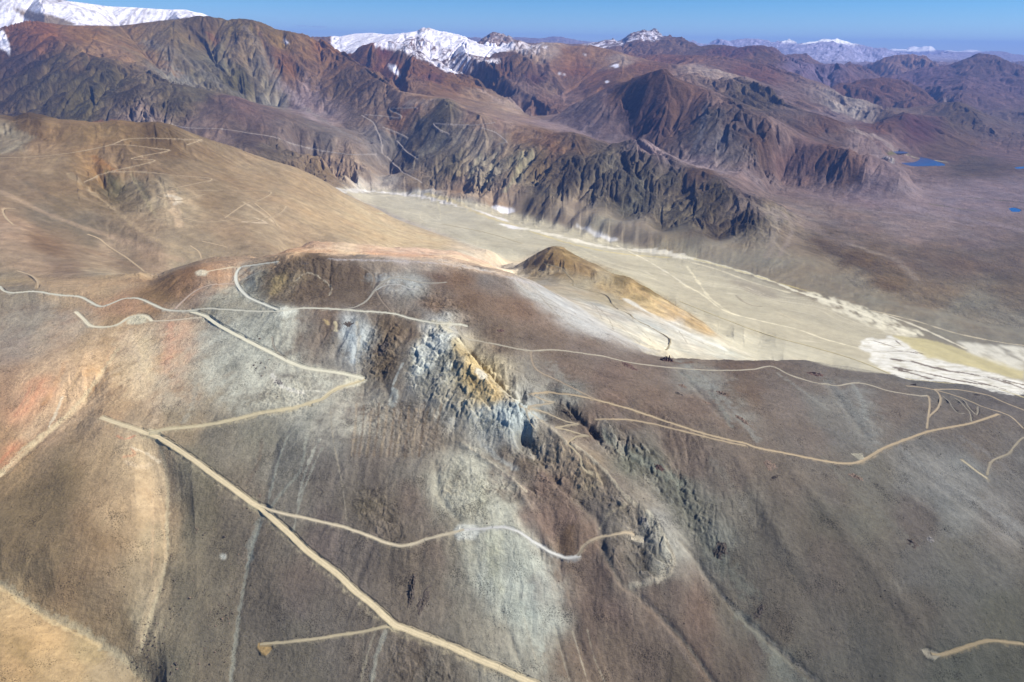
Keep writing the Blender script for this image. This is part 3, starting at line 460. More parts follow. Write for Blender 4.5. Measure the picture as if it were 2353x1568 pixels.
# mild domain-scale undulation first
H = H0.copy()
amp = np.clip(RUGF, 0.02, 1)
H += (fbm(GX / 900, GY / 900, 3) * 30 * sstep(5500, 8000, GYf) * amp).astype(F32)
hl = sstep(9000, 11500, GYf) * (1 - sstep(27000, 34000, GYf)) * sstep(.25, .55, SX[None, :].astype(F32))
H += (hl * ((.34 - np.abs(perlin(GX / 2600 + 3, GY / 3400))) * 330 + (.3 - np.abs(perlin(GX / 1100 + 9, GY / 1300))) * 110)).astype(F32)
gx0, gy0 = grad(H); sl0 = np.hypot(gx0, gy0); FARB = 1 + .3 * sstep(20000, 36000, GYf)
EROS = np.zeros_like(H)             # how much a spot stands out of its gully (1) or lies in it (-1)
gx, gy = gx0.copy(), gy0.copy()
YR = np.exp(LY)
for lam, y0, y1, k in ((3200, 20000, 95000, .07), (1500, 9000, 95000, .10), (620, 5000, 95000, .17), (270, 3000, 70000, .26), (120, 1800, 34000, .26), (56, 620, 20000, .22), (27, 620, 13500, .18), (13, 620, 4300, .15), (6.5, 620, 2300, .14)):
    r0, r1 = np.searchsorted(YR, y0), min(NY, np.searchsorted(YR, y1) + 1)
    if r1 - r0 < 4: continue
    sl = slice(r0, r1)
    mag = np.hypot(gx[sl], gy[sl]) + 1e-4
    ax, ay = -gy[sl] / mag, gx[sl] / mag
    cs = 1.9 if lam > 40 else 1.3
    px = GXf[sl] / (lam * cs) + 31.7; py = GYf[sl] / (lam * cs) + 11.3
    wob = perlin(px * 0.9, py * 0.9) * 0.35 / cs
    n, nx, ny = gullies(px + wob, py - wob, ax, ay, 1.9 * math.pi * cs); nx, ny = nx / cs, ny / cs
    fade = sstep(y0, y0 * 1.25, GYf[sl]) if y0 > 700 else 1
    fade = fade * (1 - sstep(y1 * 0.7, y1, GYf[sl]))
    rg = amp[sl]
    a = lam * k * np.clip(sl0[sl] * 1.8 * FARB[sl], 0.0, 1.0) * rg * fade * (1 - .65 * sstep(.5, 1.1, sl0[sl]) * (GYf[sl] < 2600))
    n2 = 0.9 - np.abs(n) * 1.9
    H[sl] += a * (n * 0.55 + n2 * 0.35)
    EROS[sl] += (n * k * 4 * fade).astype(F32)
    if lam >= 25: gx[sl] += .6 * nx * a / lam; gy[sl] += .6 * ny * a / lam
H += (fbm(GX / 45, GY / 45, 4, .55) * 5 * np.clip(amp, .05, .8) * (1 - sstep(6000, 9000, GYf))).astype(F32)
H += (perlin(GX / 9, GY / 9) * 0.5 * (1 - sstep(3000, 4000, GYf)) * np.clip(amp * 3, 0, 1)).astype(F32)

def blocks(x, y):                   # fractured rock: every cell has its own height and tilt, with cracks between
    fx, fy = np.floor(x), np.floor(y); ix, iy = fx.astype(np.int32), fy.astype(np.int32); rx = (x - fx).astype(F32); ry = (y - fy).astype(F32)
    f1 = np.full(rx.shape, 9., F32); f2 = f1.copy(); hh = np.zeros_like(rx)
    for j in (-1, 0, 1):
        for i in (-1, 0, 1):
            h = hsh(ix + i, iy + j); qx = rx - i - RN[h]; qy = ry - j - RM[h]; d = qx * qx + qy * qy
            v_ = RN[(h * 7 + 3) & 4095] + (qx * GC[h] + qy * GS[h]) * 0.9
            m = d < f1; f2 = np.where(m, f1, np.minimum(f2, d)); hh = np.where(m, v_, hh); f1 = np.where(m, d, f1)
    return hh, np.clip((np.sqrt(f2) - np.sqrt(f1)) * 5, 0, 1)
# ------------------------------------------------------------------ streaks of scree and dust along the slope
mag = np.hypot(gx0, gy0) + 1e-4
ex, ey = (-gy0 / mag).astype(F32), (gx0 / mag).astype(F32)
ST = np.zeros_like(H)
for lam, y0, y1, a in ((900, 14000, 95000, 1), (350, 5000, 15000, 1), (140, 1700, 6000, 1), (55, 620, 2400, .6), (22, 620, 2400, .3), (150, 5000, 15000, .7), (50, 2000, 6000, .7)):
    r0, r1 = np.searchsorted(YR, y0), min(NY, np.searchsorted(YR, y1) + 1); sl = slice(r0, r1)
    n, _, _ = gullies(GXf[sl] / lam + 3.3, GYf[sl] / lam + 8.1, ex[sl], ey[sl], 1.8 * math.pi)
    f = sstep(y0, y0 * 1.3, GYf[sl]) * (1 - sstep(y1 * .7, y1, GYf[sl])) if y0 > 700 else 1 - sstep(y1 * .7, y1, GYf[sl])
    ST[sl] += n * a * f
PAT = fbm(GX / 70, GY / 70, 5, .6) * (1 - sstep(3000, 6000, GYf)) + fbm(GX / 400, GY / 400, 5, .6) * sstep(3000, 6000, GYf)
GRN = fbm(GX / 11, GY / 11, 3, .7) * (1 - sstep(2200, 3000, GYf)) + fbm(GX / 42, GY / 42, 3, .7) * sstep(2200, 3000, GYf) * (1 - sstep(9000, 12000, GYf)) + fbm(GX / 110, GY / 110, 3, .7) * sstep(9000, 12000, GYf)
tone = np.exp(ST * (0.07 + .09 * sstep(2200, 3200, GYf)) * (.35 + .65 * np.clip(amp * 3.5, 0, 1)) * (0.45 + sl0.clip(0, .6)) + PAT * 0.36 * (.5 + .5 * np.clip(amp * 5, 0, 1)) + GRN * .18 * (.4 + .6 * np.clip(amp * 5, 0, 1)) - EROS * np.clip(amp, 0, 1) * 0.34).astype(F32)
COL = COL * tone[..., None]
tint = fbm(GX / 260 + 40, GY / 260, 4)
COL = COL * (1 + tint[..., None] * np.array([0.10, 0.0, -0.10]))
COL = COL.astype(F32)
cellj = ((2.0 / (NX - 1)) * W(YR)).astype(F32)

# ------------------------------------------------------------------ lines and patches laid on the surface
def win(x, y, m):
    s0 = np.min((x - m) / W(y)); s1 = np.max((x + m) / W(y)); y0 = max(621, y.min() - m); y1 = y.max() + m
    i0 = max(0, int((s0 + 1) / 2 * (NX - 1)) - 1); i1 = min(NX, int((s1 + 1) / 2 * (NX - 1)) + 3)
    j0 = max(0, np.searchsorted(YR, y0) - 1); j1 = min(NY, np.searchsorted(YR, y1) + 2)
    return slice(j0, j1), slice(i0, i1)
def dens2(uv, step=9):
    uv = np.array(uv, float); out = []
    n = len(uv)
    for k in range(n - 1):              # Catmull-Rom through the points
        p0, p1, p2, p3 = uv[max(k - 1, 0)], uv[k], uv[k + 1], uv[min(k + 2, n - 1)]
        m = max(1, int(np.hypot(*(p2 - p1)) / step))
        for i in range(m):
            t = i / m
            out.append(0.5 * (2 * p1 + (p2 - p0) * t + (2 * p0 - 5 * p1 + 4 * p2 - p3) * t * t + (3 * p1 - p0 - 3 * p2 + p3) * t ** 3))
    out.append(uv[-1]); return np.array(out)
def trace(uv, step=9):
    u = dens2(uv, step); p = hit(u[:, 0], u[:, 1], H)
    p = p[np.isfinite(p[:, 1])]
    if len(p) < 2: return p
    keep = [0]
    for k in range(1, len(p)):          # drop points that slipped off onto a farther slope
        if abs(math.log(p[k, 1] / p[keep[-1], 1])) < 0.06: keep.append(k)
    return p[keep]
def near(p, m, fn):
    """fn(window, dist, z, side) for the cells within m of each stretch of the line p"""
    n = len(p); k = 0
    while k < n - 1:
        e = min(n - 1, k + 6); q_ = p[k:e + 1]
        sj, si = win(q_[:, 0], q_[:, 1], m)
        X, Y = GXf[sj, si], GYf[sj, si]
        if X.size:
            best = np.full(X.shape, 1e9, F32); zz = np.zeros(X.shape, F32); sd_ = np.zeros(X.shape, F32)
            for a, b in zip(q_[:-1], q_[1:]):
                d = b[:2] - a[:2]; L = max(1e-6, d @ d)
                t = np.clip(((X - a[0]) * d[0] + (Y - a[1]) * d[1]) / L, 0, 1)
                ddx, ddy = X - a[0] - t * d[0], Y - a[1] - t * d[1]
                D = np.hypot(ddx, ddy); mm = D < best
                best[mm] = D[mm]; zz[mm] = (a[2] + t * (b[2] - a[2]))[mm]; sd_[mm] = (ddx * -d[1] + ddy * d[0])[mm]
            fn((sj, si), best, zz, sd_)
        k = e
JX = fbm(GX / 14, GY / 14, 3) * (1 - sstep(2500, 3500, GYf)) + fbm(GX / 80, GY / 80, 3) * sstep(2500, 3500, GYf)
JX = JX.astype(F32)
def toalb(c, p):
    r = np.linalg.norm(p - np.array([0, 0, CAMZ])); tr_ = math.exp(-r / AIR_L)
    return np.clip((seen(np.array(c), float(sstep(4500, 8000, r))) - AIR_C * (1 - tr_)) / tr_ * KEXP, 0.02, 0.82)
def paint(uv, w_, c, a=1.0, soft=0.5, jit=0.5, dig=0.0):
    p = trace(uv)
    if len(p) < 2: return
    col = toalb(c, p[len(p) // 2]).astype(F32)
    M_ = np.zeros((NY, NX), F32); lo, hi = [NY, NX], [0, 0]
    def f(s, d, z, sd_):
        d = d + JX[s] * w_ * jit * 1.5
        M_[s] = np.maximum(M_[s], (1 - sstep(w_ * 0.5 * (1 - soft), w_ * 0.5 * (1 + soft), d)) * a)
        for e in (0, 1): lo[e] = min(lo[e], s[e].start); hi[e] = max(hi[e], s[e].stop)
    near(p, w_ * (1.2 + jit), f)
    if hi[0] <= lo[0]: return
    s = (slice(lo[0], hi[0]), slice(lo[1], hi[1])); m = M_[s]
    COL[s] = COL[s] * (1 - m[..., None]) + col * m[..., None] * (0.85 + 0.15 * tone[s][..., None])
def patch(uv, c=None, a=1.0, soft=3, jit=1.0, fn=None):
    """fill an outline; c = colour as seen; soft = edge in cells; jit = ragged edge in cells"""
    u = dens2(list(uv) + [uv[0]], 14); p = hit(u[:, 0], u[:, 1], H); p = p[np.isfinite(p[:, 1])]
    s_ = (p[:, 0] / W(p[:, 1]) + 1) / 2 * (NX - 1); j_ = np.interp(np.log(p[:, 1]), LY, np.arange(NY))
    m = int(soft * 2 + jit * 3 + 3)
    i0, i1 = max(0, int(s_.min()) - m), min(NX, int(s_.max()) + m); j0, j1 = max(0, int(j_.min()) - m), min(NY, int(j_.max()) + m)
    if i1 <= i0 or j1 <= j0: return None
    I, J = np.meshgrid(np.arange(i0, i1, dtype=F32), np.arange(j0, j1, dtype=F32))
    I = I + JX[j0:j1, i0:i1] * jit * 4; J = J + np.roll(JX, 37, 1)[j0:j1, i0:i1] * jit * 4
    ins = np.zeros(I.shape, bool)
    for k in range(len(s_)):
        x1, y1, x2, y2 = s_[k - 1], j_[k - 1], s_[k], j_[k]
        if y1 == y2: continue
        cnd = ((y1 > J) != (y2 > J)) & (I < (x2 - x1) * (J - y1) / (y2 - y1) + x1); ins ^= cnd
    Mk = ins.astype(F32)
    if soft > 0: Mk = blur(Mk, max(1, int(soft)), 2)
    Mk = Mk * a; s = (slice(j0, j1), slice(i0, i1))
    if fn is not None: Mk = Mk * fn(s)
    if c is not None:
        col = toalb(c, p[np.argsort(p[:, 1])[len(p) // 2]]).astype(F32)
        COL[s] = COL[s] * (1 - Mk[..., None]) + col * Mk[..., None] * (0.8 + 0.2 * tone[s][..., None])
    return s, Mk

def patchuv(uv, y0, y1, c, a=1.0, jit=1.0, fn=None):
    """fill an outline seen in the picture on the land between two distances"""
    r0, r1 = np.searchsorted(YR, y0), np.searchsorted(YR, y1); sl = slice(r0, r1)
    dx, dy, dz = GXf[sl], GYf[sl], H[sl] - CAMZ
    a_ = dx * rt[0] + dy * rt[1] + dz * rt[2]; b_ = dx * up[0] + dy * up[1] + dz * up[2]; f_ = dx * fwd[0] + dy * fwd[1] + dz * fwd[2]
    u = PW / 2 + FP * a_ / f_ + JX[sl] * jit * 9; v = PH / 2 - FP * b_ / f_ + np.roll(JX[sl], 37, 1) * jit * 5
    q_ = np.array(uv, float); ins = np.zeros(u.shape, bool)
    for k in range(len(q_)):
        x1, y1_, x2, y2 = *q_[k - 1], *q_[k]
        if y1_ != y2: ins ^= ((y1_ > v) != (y2 > v)) & (u < (x2 - x1) * (v - y1_) / (y2 - y1_) + x1)
    Mk = blur(ins.astype(F32), 1, 1) * a
    if fn is not None: Mk = Mk * fn((sl, slice(0, NX)))
    col = toalb(c, np.array([0, (y0 + y1) / 2, 1500.])).astype(F32)
    COL[sl] = COL[sl] * (1 - Mk[..., None]) + col * Mk[..., None]
# ------------------------------------------------------------------ fractured rock of the central crag and its lower spur; trenches beside it
def rockify(uv, A1, A2, s1, s2, soft=4):
    s, m = patch(uv, None, 1, soft, 1.5)
    x, y = GX[s], GY[s]; wx = perlin(x / 25, y / 25) * 5
    h1, c1_ = blocks((x * .8 + y * .45 + wx) / s1, (y * .8 - x * .45 - wx) / (s1 * 1.7)); h2, c2_ = blocks((x + wx) / s2 + 5, (y - wx) / s2)
    H[s] += (m * (A1 * (h1 - .4) * (.35 + .65 * c1_) + A2 * (h2 - .4) * (.3 + .7 * c2_) - A1 * .12 * (1 - c1_))).astype(F32)
    hb = RN[((h1 * 977).astype(np.int32)) & 4095]; tn = np.stack([.5 + .5 * hb, .55 + .35 * hb, .75 - .35 * hb], -1)
    COL[s] *= (1 + m[..., None] * ((h1[..., None] - .5) * .45 + (tn - .6) * .30 * min(1, A1 / 8)))
rockify([(945, 800), (975, 762), (1010, 748), (1040, 765), (1075, 800), (1120, 840), (1170, 890), (1215, 940), (1245, 985), (1215, 1010), (1150, 1005), (1080, 970), (1010, 930), (950, 900), (930, 850)], 6.5, 3, 21, 8, 3)
rockify([(1215, 1000), (1260, 1000), (1330, 1050), (1400, 1110), (1450, 1160), (1420, 1190), (1360, 1140), (1270, 1110), (1180, 1070), (1140, 1040)], 4, 2.5, 15, 6, 4)
rockify([(1430, 1170), (1490, 1170), (1540, 1240), (1550, 1300), (1500, 1335), (1420, 1300), (1400, 1240)], 4, 2, 16, 6, 4)
rockify([(870, 740), (930, 750), (920, 800), (900, 860), (850, 870), (830, 800)], 5, 3, 13, 5, 5)
rockify([(590, 640), (640, 595), (740, 592), (770, 640), (740, 690), (640, 690)], 3, 2, 16, 6, 5)
rockify([(930, 660), (980, 655), (1040, 690), (1100, 730), (1060, 745), (980, 710)], 3, 2, 12, 5, 5)
def trench(uv, w_, dep):
    p = trace(uv, 7)
    T_ = np.zeros((NY, NX), F32); wob_ = 1 + .35 * perlin(GX[::1, :1] * 0, GY[:, :1] / 60) if False else 1
    def f(s, d, z, sd_): T_[s] = np.maximum(T_[s], np.exp(-((d + JX[s] * w_ * .35) / w_) ** 2))
    near(p, w_ * 2.2, f); H[:] -= T_ * dep
trench([(1052, 770), (1068, 790), (1085, 815), (1108, 840), (1128, 862), (1150, 885), (1185, 915)], 6, 11)
trench([(1300, 925), (1320, 950), (1345, 975), (1365, 995), (1380, 1012)], 6, 10)
for L, w_, d_ in (([(1060, 1022), (1125, 1062), (1173, 1098), (1205, 1150), (1240, 1215), (1265, 1262)], 10, -6), ([(1245, 969), (1305, 1019), (1365, 1057), (1416, 1112), (1485, 1174)], 9, -4), ([(360, 1010), (386, 1120), (384, 1200), (382, 1280), (368, 1350), (322, 1500)], 10, 3), ([(0, 1340), (120, 1420), (190, 1450), (250, 1490), (350, 1568)], 12, 5),
    ([(1562, 1242), (1589, 1270), (1631, 1332), (1682, 1394), (1741, 1448), (1802, 1503), (1881, 1568)], 7, 6), ([(1382, 1253), (1423, 1332), (1465, 1366), (1520, 1418), (1571, 1473), (1640, 1568)], 7, 6), ([(1205, 1010), (1290, 1120), (1370, 1190), (1385, 1250)], 8, 5), ([(238, 850), (190, 930), (120, 990), (0, 1095)], 10, 3), ([(905, 800), (880, 860), (900, 920)], 8, 4), ([(640, 1000), (600, 1180), (560, 1350), (530, 1568)], 9, 2.5), ([(1000, 1060), (1010, 1140), (1060, 1200)], 7, 3), ([(1150, 1400), (1200, 1540)], 6, 2.5), ([(1320, 1440), (1360, 1568)], 7, 3), ([(1275, 1440), (1310, 1568)], 6, 2.5), ([(1700, 1060), (1760, 1180), (1850, 1330)], 16, -4), ([(1560, 850), (1680, 980)], 12, 4), ([(1900, 880), (1990, 1000)], 14, 4), ([(1820, 1080), (1990, 1290), (2100, 1420)], 20, -5), ([(2060, 1050), (2350, 1250)], 22, 5), ([(2100, 1150), (2300, 1300)], 20, -5)):
    trench(L, w_, d_)
rockify([(820, 1110), (880, 1130), (930, 1220), (920, 1250), (860, 1230), (810, 1160)], 2.2, 1.4, 9, 4, 5)
rockify([(1380, 960), (1460, 1000), (1560, 1080), (1640, 1200), (1660, 1290), (1600, 1240), (1500, 1130), (1400, 1040)], 3.5, 1.8, 13, 5, 5)
rockify([(1100, 1100), (1200, 1110), (1330, 1130), (1340, 1170), (1220, 1150), (1120, 1140)], 2.5, 1.5, 10, 4, 4)
rockify([(900, 1470), (1010, 1500), (1050, 1568), (900, 1568)], 2, 1.2, 9, 4, 5)
rockify([(1020, 1040), (1100, 1080), (1140, 1160), (1080, 1200), (1010, 1130)], 1.5, 1.0, 9, 4, 5)
rockify([(600, 880), (700, 870), (720, 940), (600, 950)], 1.8, 1.2, 9, 4, 5)
rockify([(840, 915), (1000, 930), (1060, 1000), (960, 1040), (850, 1000)], 1.8, 1.2, 9, 4, 6)
# ------------------------------------------------------------------ valley floor
def c6(L): return [(1562 + .336 * x, 515 + .336 * y) for x, y in L]
def c5(L): return [(781 + .336 * x, 515 + .336 * y) for x, y in L]
def c4(L): return [(.336 * x, 515 + .336 * y) for x, y in L]
def c2(L): return [(781 + .336 * x, .336 * y) for x, y in L]
def c1(L): return [(.336 * x, .336 * y) for x, y in L]
def c3(L): return [(1562 + .336 * x, .336 * y) for x, y in L]
def c7(L): return [(.3435 * x, 1029.4 + .3435 * y) for x, y in L]
def c8(L): return [(781 + .3435 * x, 1029.4 + .3435 * y) for x, y in L]
def c9(L): return [(1562 + .3435 * x, 1029.4 + .3435 * y) for x, y in L]
bed = patch([(770, 434), (880, 436), (1000, 449), (1100, 468), (1200, 494), (1300, 520), (1400, 550), (1500, 576), (1600, 598), (1700, 626), (1800, 664), (1900, 702), (2000, 740), (2100, 775), (2200, 803), (2350, 835), (2350, 898), (2200, 880), (2050, 860), (1840, 824), (1750, 822), (1660, 775), (1610, 735), (1530, 682), (1440, 632), (1360, 598), (1290, 564), (1230, 580), (1180, 600), (1100, 566), (1000, 530), (920, 500), (860, 472), (800, 445)], (186, 178, 157), .8, 3, 1.0)
paint(c2([(0, 1300), (300, 1318), (600, 1352), (800, 1402), (1000, 1462), (1150, 1515)]), 60, (235, 230, 205), .8, .5, .6)
paint(c5([(1100, 0), (1250, 30), (1400, 60), (1600, 110), (1900, 170), (2200, 190), (2353, 230)]), 70, (236, 228, 205), .9, .5, .6)
paint(c2([(600, 1330), (800, 1390), (1000, 1480), (1200, 1545)]), 60, (200, 180, 120), .7, .5, .5)
paint(c5([(1300, 50), (1600, 140), (1900, 200), (2250, 230)]), 30, (205, 185, 125), .7, .5, .5)
patch(c2([(1040, 1405), (1180, 1425), (1200, 1450), (1130, 1460), (1050, 1430)]), (240, 240, 235), .9, 1, 1)
patch(c5([(1620, 0), (1700, 20), (1800, 70), (1900, 110), (1860, 120), (1720, 70), (1620, 15)]), (240, 238, 230), .9, 1, 1)
patch(c5([(1090, -5), (1160, 5), (1260, 35), (1180, 35), (1110, 10)]), (242, 240, 232), .9, 1, 1)
paint(c6([(0, 215), (300, 290), (600, 380), (800, 460), (1000, 520), (1200, 590), (1400, 680), (1600, 750)]), 26, (240, 232, 208), .95, .4, .5)
paint(c6([(0, 240), (250, 310), (500, 400), (750, 470)]), 14, (235, 222, 190), .8, .4, .7)
paint(c6([(100, 240), (400, 320), (700, 410), (950, 480)]), 10, (205, 185, 120), .8, .4, .5)
patch(c6([(850, 462), (1050, 500), (1250, 565), (1400, 625), (1550, 700), (1680, 760), (1560, 765), (1430, 745), (1250, 680), (1000, 560)]), (238, 230, 208), .85, 1, 1.2, lambda s: np.clip(.75 + 1.6 * fbm(GX[s] / 40, GY[s] / 90, 3), 0, 1))
paint(c6([(1400, 620), (1600, 690), (1800, 780), (1950, 850)]), 16, (235, 225, 205), .8, .4, .6)
paint(c6([(1300, 590), (1600, 660), (1900, 750), (2200, 810), (2353, 830)]), 12, (205, 190, 165), .8, .4, .6)
paint(c6([(0, 400), (150, 480), (300, 590), (500, 650), (800, 720), (1000, 790), (1230, 850)]), 13, (238, 226, 196), .9, .4, .7)
paint(c6([(50, 290), (130, 400), (200, 500), (330, 600)]), 16, (232, 220, 190), .8, .5, .8)
paint(c5([(1900, 150), (2100, 250), (2250, 340), (2353, 410)]), 14, (232, 222, 196), .8, .5, .7)
paint(c5([(1420, 70), (1600, 150), (1800, 250), (2000, 310), (2200, 400)]), 10, (225, 212, 180), .5, .5, .7)
paint(c6([(640, 590), (800, 660), (940, 720)]), 8, (215, 200, 170), .5, .5, .7)
patch(c6([(330, 375), (500, 400), (640, 450), (680, 500), (560, 500), (420, 440)]), (150, 140, 128), .7, 3, 1)
paint(c6([(385, 490), (430, 530), (500, 560), (560, 565)]), 14, (138, 128, 115), .7, .6, .3)
patch(c6([(380, 740), (700, 790), (900, 850), (1200, 920), (1440, 1020), (1100, 990), (800, 920), (560, 930), (300, 800)]), (192, 186, 168), .6, 3, 1)
patch(c6([(1235, 850), (1240, 795), (1310, 775), (1400, 792), (1450, 765), (1560, 820), (1680, 890), (1900, 955), (2100, 1010), (2353, 1080), (2353, 1165), (2200, 1160), (2000, 1105), (1800, 1080), (1600, 1068), (1480, 1040), (1350, 980), (1300, 930), (1290, 880)]), (238, 236, 234), .97, 1, 2.0, lambda s: np.clip(.86 + 1.3 * fbm(GX[s] / 70, GY[s] / 25, 4, .6), .25, 1))
patch(c6([(1450, 762), (1700, 790), (1900, 850), (2100, 920), (2353, 1000), (2353, 1062), (2000, 980), (1700, 910), (1560, 830)]), (196, 182, 132), .8, 1, 1)
patch(c6([(1900, 800), (2100, 822), (2353, 845), (2353, 1000), (2150, 945), (1980, 880)]), (222, 218, 208), .9, 2, 1.5, lambda s: np.clip(.8 + 1.2 * fbm(GX[s] / 60, GY[s] / 120, 3), 0, 1))
for L, wd in (([(1450, 925), (1600, 945), (1750, 985), (1900, 1015)], 22), ([(1900, 1010), (2100, 1050), (2250, 1090), (2353, 1130)], 16), ([(1480, 985), (1600, 1005), (1750, 1035), (1900, 1070), (2100, 1100)], 26), ([(1500, 1000), (1620, 1030), (1720, 1060)], 22), ([(1950, 1060), (2150, 1110), (2280, 1150)], 10), ([(1330, 800), (1430, 830), (1530, 860), (1620, 885)], 7), ([(1480, 800), (1530, 840), (1600, 870), (1660, 888)], 7), ([(1420, 870), (1520, 870), (1600, 880)], 6), ([(2000, 1030), (2180, 1060), (2353, 1100)], 12)):
    paint(c6(L), wd, (88, 74, 72), .88, .6, .9)
paint(c6([(1550, 1058), (1800, 1085), (2100, 1110), (2353, 1185)]), 12, (200, 185, 140), .8, .5, .3)
paint(c2([(0, 1300), (100, 1310), (250, 1330)]), 60, (140, 135, 120), .4, .8, .3)
for L in ([(150, 1380), (400, 1440), (700, 1500)], [(650, 1330), (680, 1420), (690, 1500)], [(300, 1380), (600, 1400), (900, 1450)], [(250, 1460), (500, 1480), (800, 1560)]):
    paint(c2(L), 14, (212, 200, 150), .6, .5, .4)
# ------------------------------------------------------------------ snow
def snowfn(lo, gain): return lambda s: np.clip(lo + gain * (-EROS[s] * 0.55 + fbm(GX[s] / 500, GY[s] / 500, 4) * 0.8), 0, 1)
SN = (246, 248, 252)
gxx, gyy = grad(H)
patchuv([(-300, -260), (700, -260), (600, 60), (430, 40), (372, 48), (300, 60), (200, 58), (145, 60), (100, 60), (72, 50), (0, 74), (-300, 80)], 13000, 22000, SN, 1, .4, lambda s: np.clip(1.05 - .5 * np.clip(EROS[s], 0, 1) - .9 * np.clip(fbm(GX[s] / 700, GY[s] / 700, 4), 0, 1), 0, 1))
patchuv(c1([(75, 45), (250, 85), (400, 115), (520, 165), (430, 182), (250, 165), (160, 125)]), 13000, 22000, (118, 104, 98), .95, 1.5)
patchuv(c1([(-90, 215), (25, 213), (48, 265), (68, 330), (72, 380), (40, 350), (-90, 300)]), 8000, 13000, SN, .95, .6)
patchuv(c2([(-60, 100), (640, 100), (900, 200), (1180, 250), (1190, 320), (1150, 345), (1090, 385), (1000, 408), (930, 395), (860, 380), (800, 350), (700, 330), (640, 290), (540, 250), (440, 258), (300, 300), (50, 420), (-60, 420)]), 14300, 19400, (246, 248, 253), 1, .6, lambda s: np.clip(1.05 - .35 * np.clip(EROS[s], 0, 1), 0, 1))
patchuv(c2([(235, 250), (440, 240), (540, 240), (640, 285), (700, 330), (800, 350), (850, 372), (900, 400), (900, 470), (850, 500), (790, 520), (700, 480), (600, 420), (500, 380), (400, 340), (240, 330)]), 12800, 19000, (240, 240, 246), 1, .8, snowfn(.62, 1.3))
patchuv(c2([(1150, 290), (1240, 278), (1330, 300), (1400, 290), (1440, 330), (1300, 380), (1230, 345), (1150, 350)]), 13000, 17000, (225, 222, 224), .8, 1.5, snowfn(.45, 1.0))
patchuv(c2([(900, 380), (1010, 410), (1100, 400), (1090, 435), (1000, 425), (920, 420)]), 12800, 16500, (240, 240, 244), 1, 1.2, snowfn(.5, .9))
patchuv(c2([(540, 215), (590, 175), (650, 208), (600, 216)]), 15000, 20000, (120, 112, 120), .8, 1, snowfn(.6, .8))
patchuv(c2([(325, 443), (375, 447), (400, 485), (413, 525), (375, 505), (345, 475)]), 11000, 14500, SN, 1, .3)
for L in ([(1848, 458), (1885, 438), (1905, 440), (1905, 462), (1885, 466), (1870, 455)], [(1813, 556), (1828, 550), (1843, 560), (1830, 569), (1817, 566)], [(1490, 501), (1510, 500), (1514, 510), (1496, 511)], [(1522, 506), (1544, 507), (1542, 515), (1526, 514)], [(1663, 369), (1687, 371), (1682, 382)]):
    patchuv(c2(L), 11500, 15500, SN, 1, .15)
patchuv(c1([(1938, 266), (1960, 280), (1974, 296), (1956, 303), (1945, 285)]), 11000, 12800, SN, 1, .1)
patchuv([(1340, 112), (1352, 80), (1406, 70), (1436, 70), (1483, 50), (1530, 70), (1522, 88), (1505, 96), (1460, 108), (1430, 122), (1400, 118)], 21000, 26000, (225, 230, 248), .85, 1, snowfn(.42, 1.3))
patchuv([(1100, 108), (1124, 70), (1151, 60), (1190, 90), (1180, 112), (1130, 116)], 19500, 22500, (225, 228, 240), .4, 1, snowfn(.2, 1.4))
patchuv([(1838, 104), (1881, 80), (1918, 70), (1945, 92), (1975, 104), (1930, 101), (1890, 103)], 40000, 46000, (245, 248, 255), 1, .5)
patchuv([(1795, 100), (1811, 80), (1832, 101), (1811, 98)], 40000, 46000, (235, 240, 255), .8, .3)
patchuv([(2036, 116), (2058, 90), (2106, 80), (2147, 100), (2150, 117), (2100, 119)], 66000, 78000, (250, 250, 255), 1, .5)
patchuv([(2170, 119), (2200, 105), (2234, 100), (2260, 118), (2230, 121)], 66000, 78000, (245, 248, 255), .8, .5)
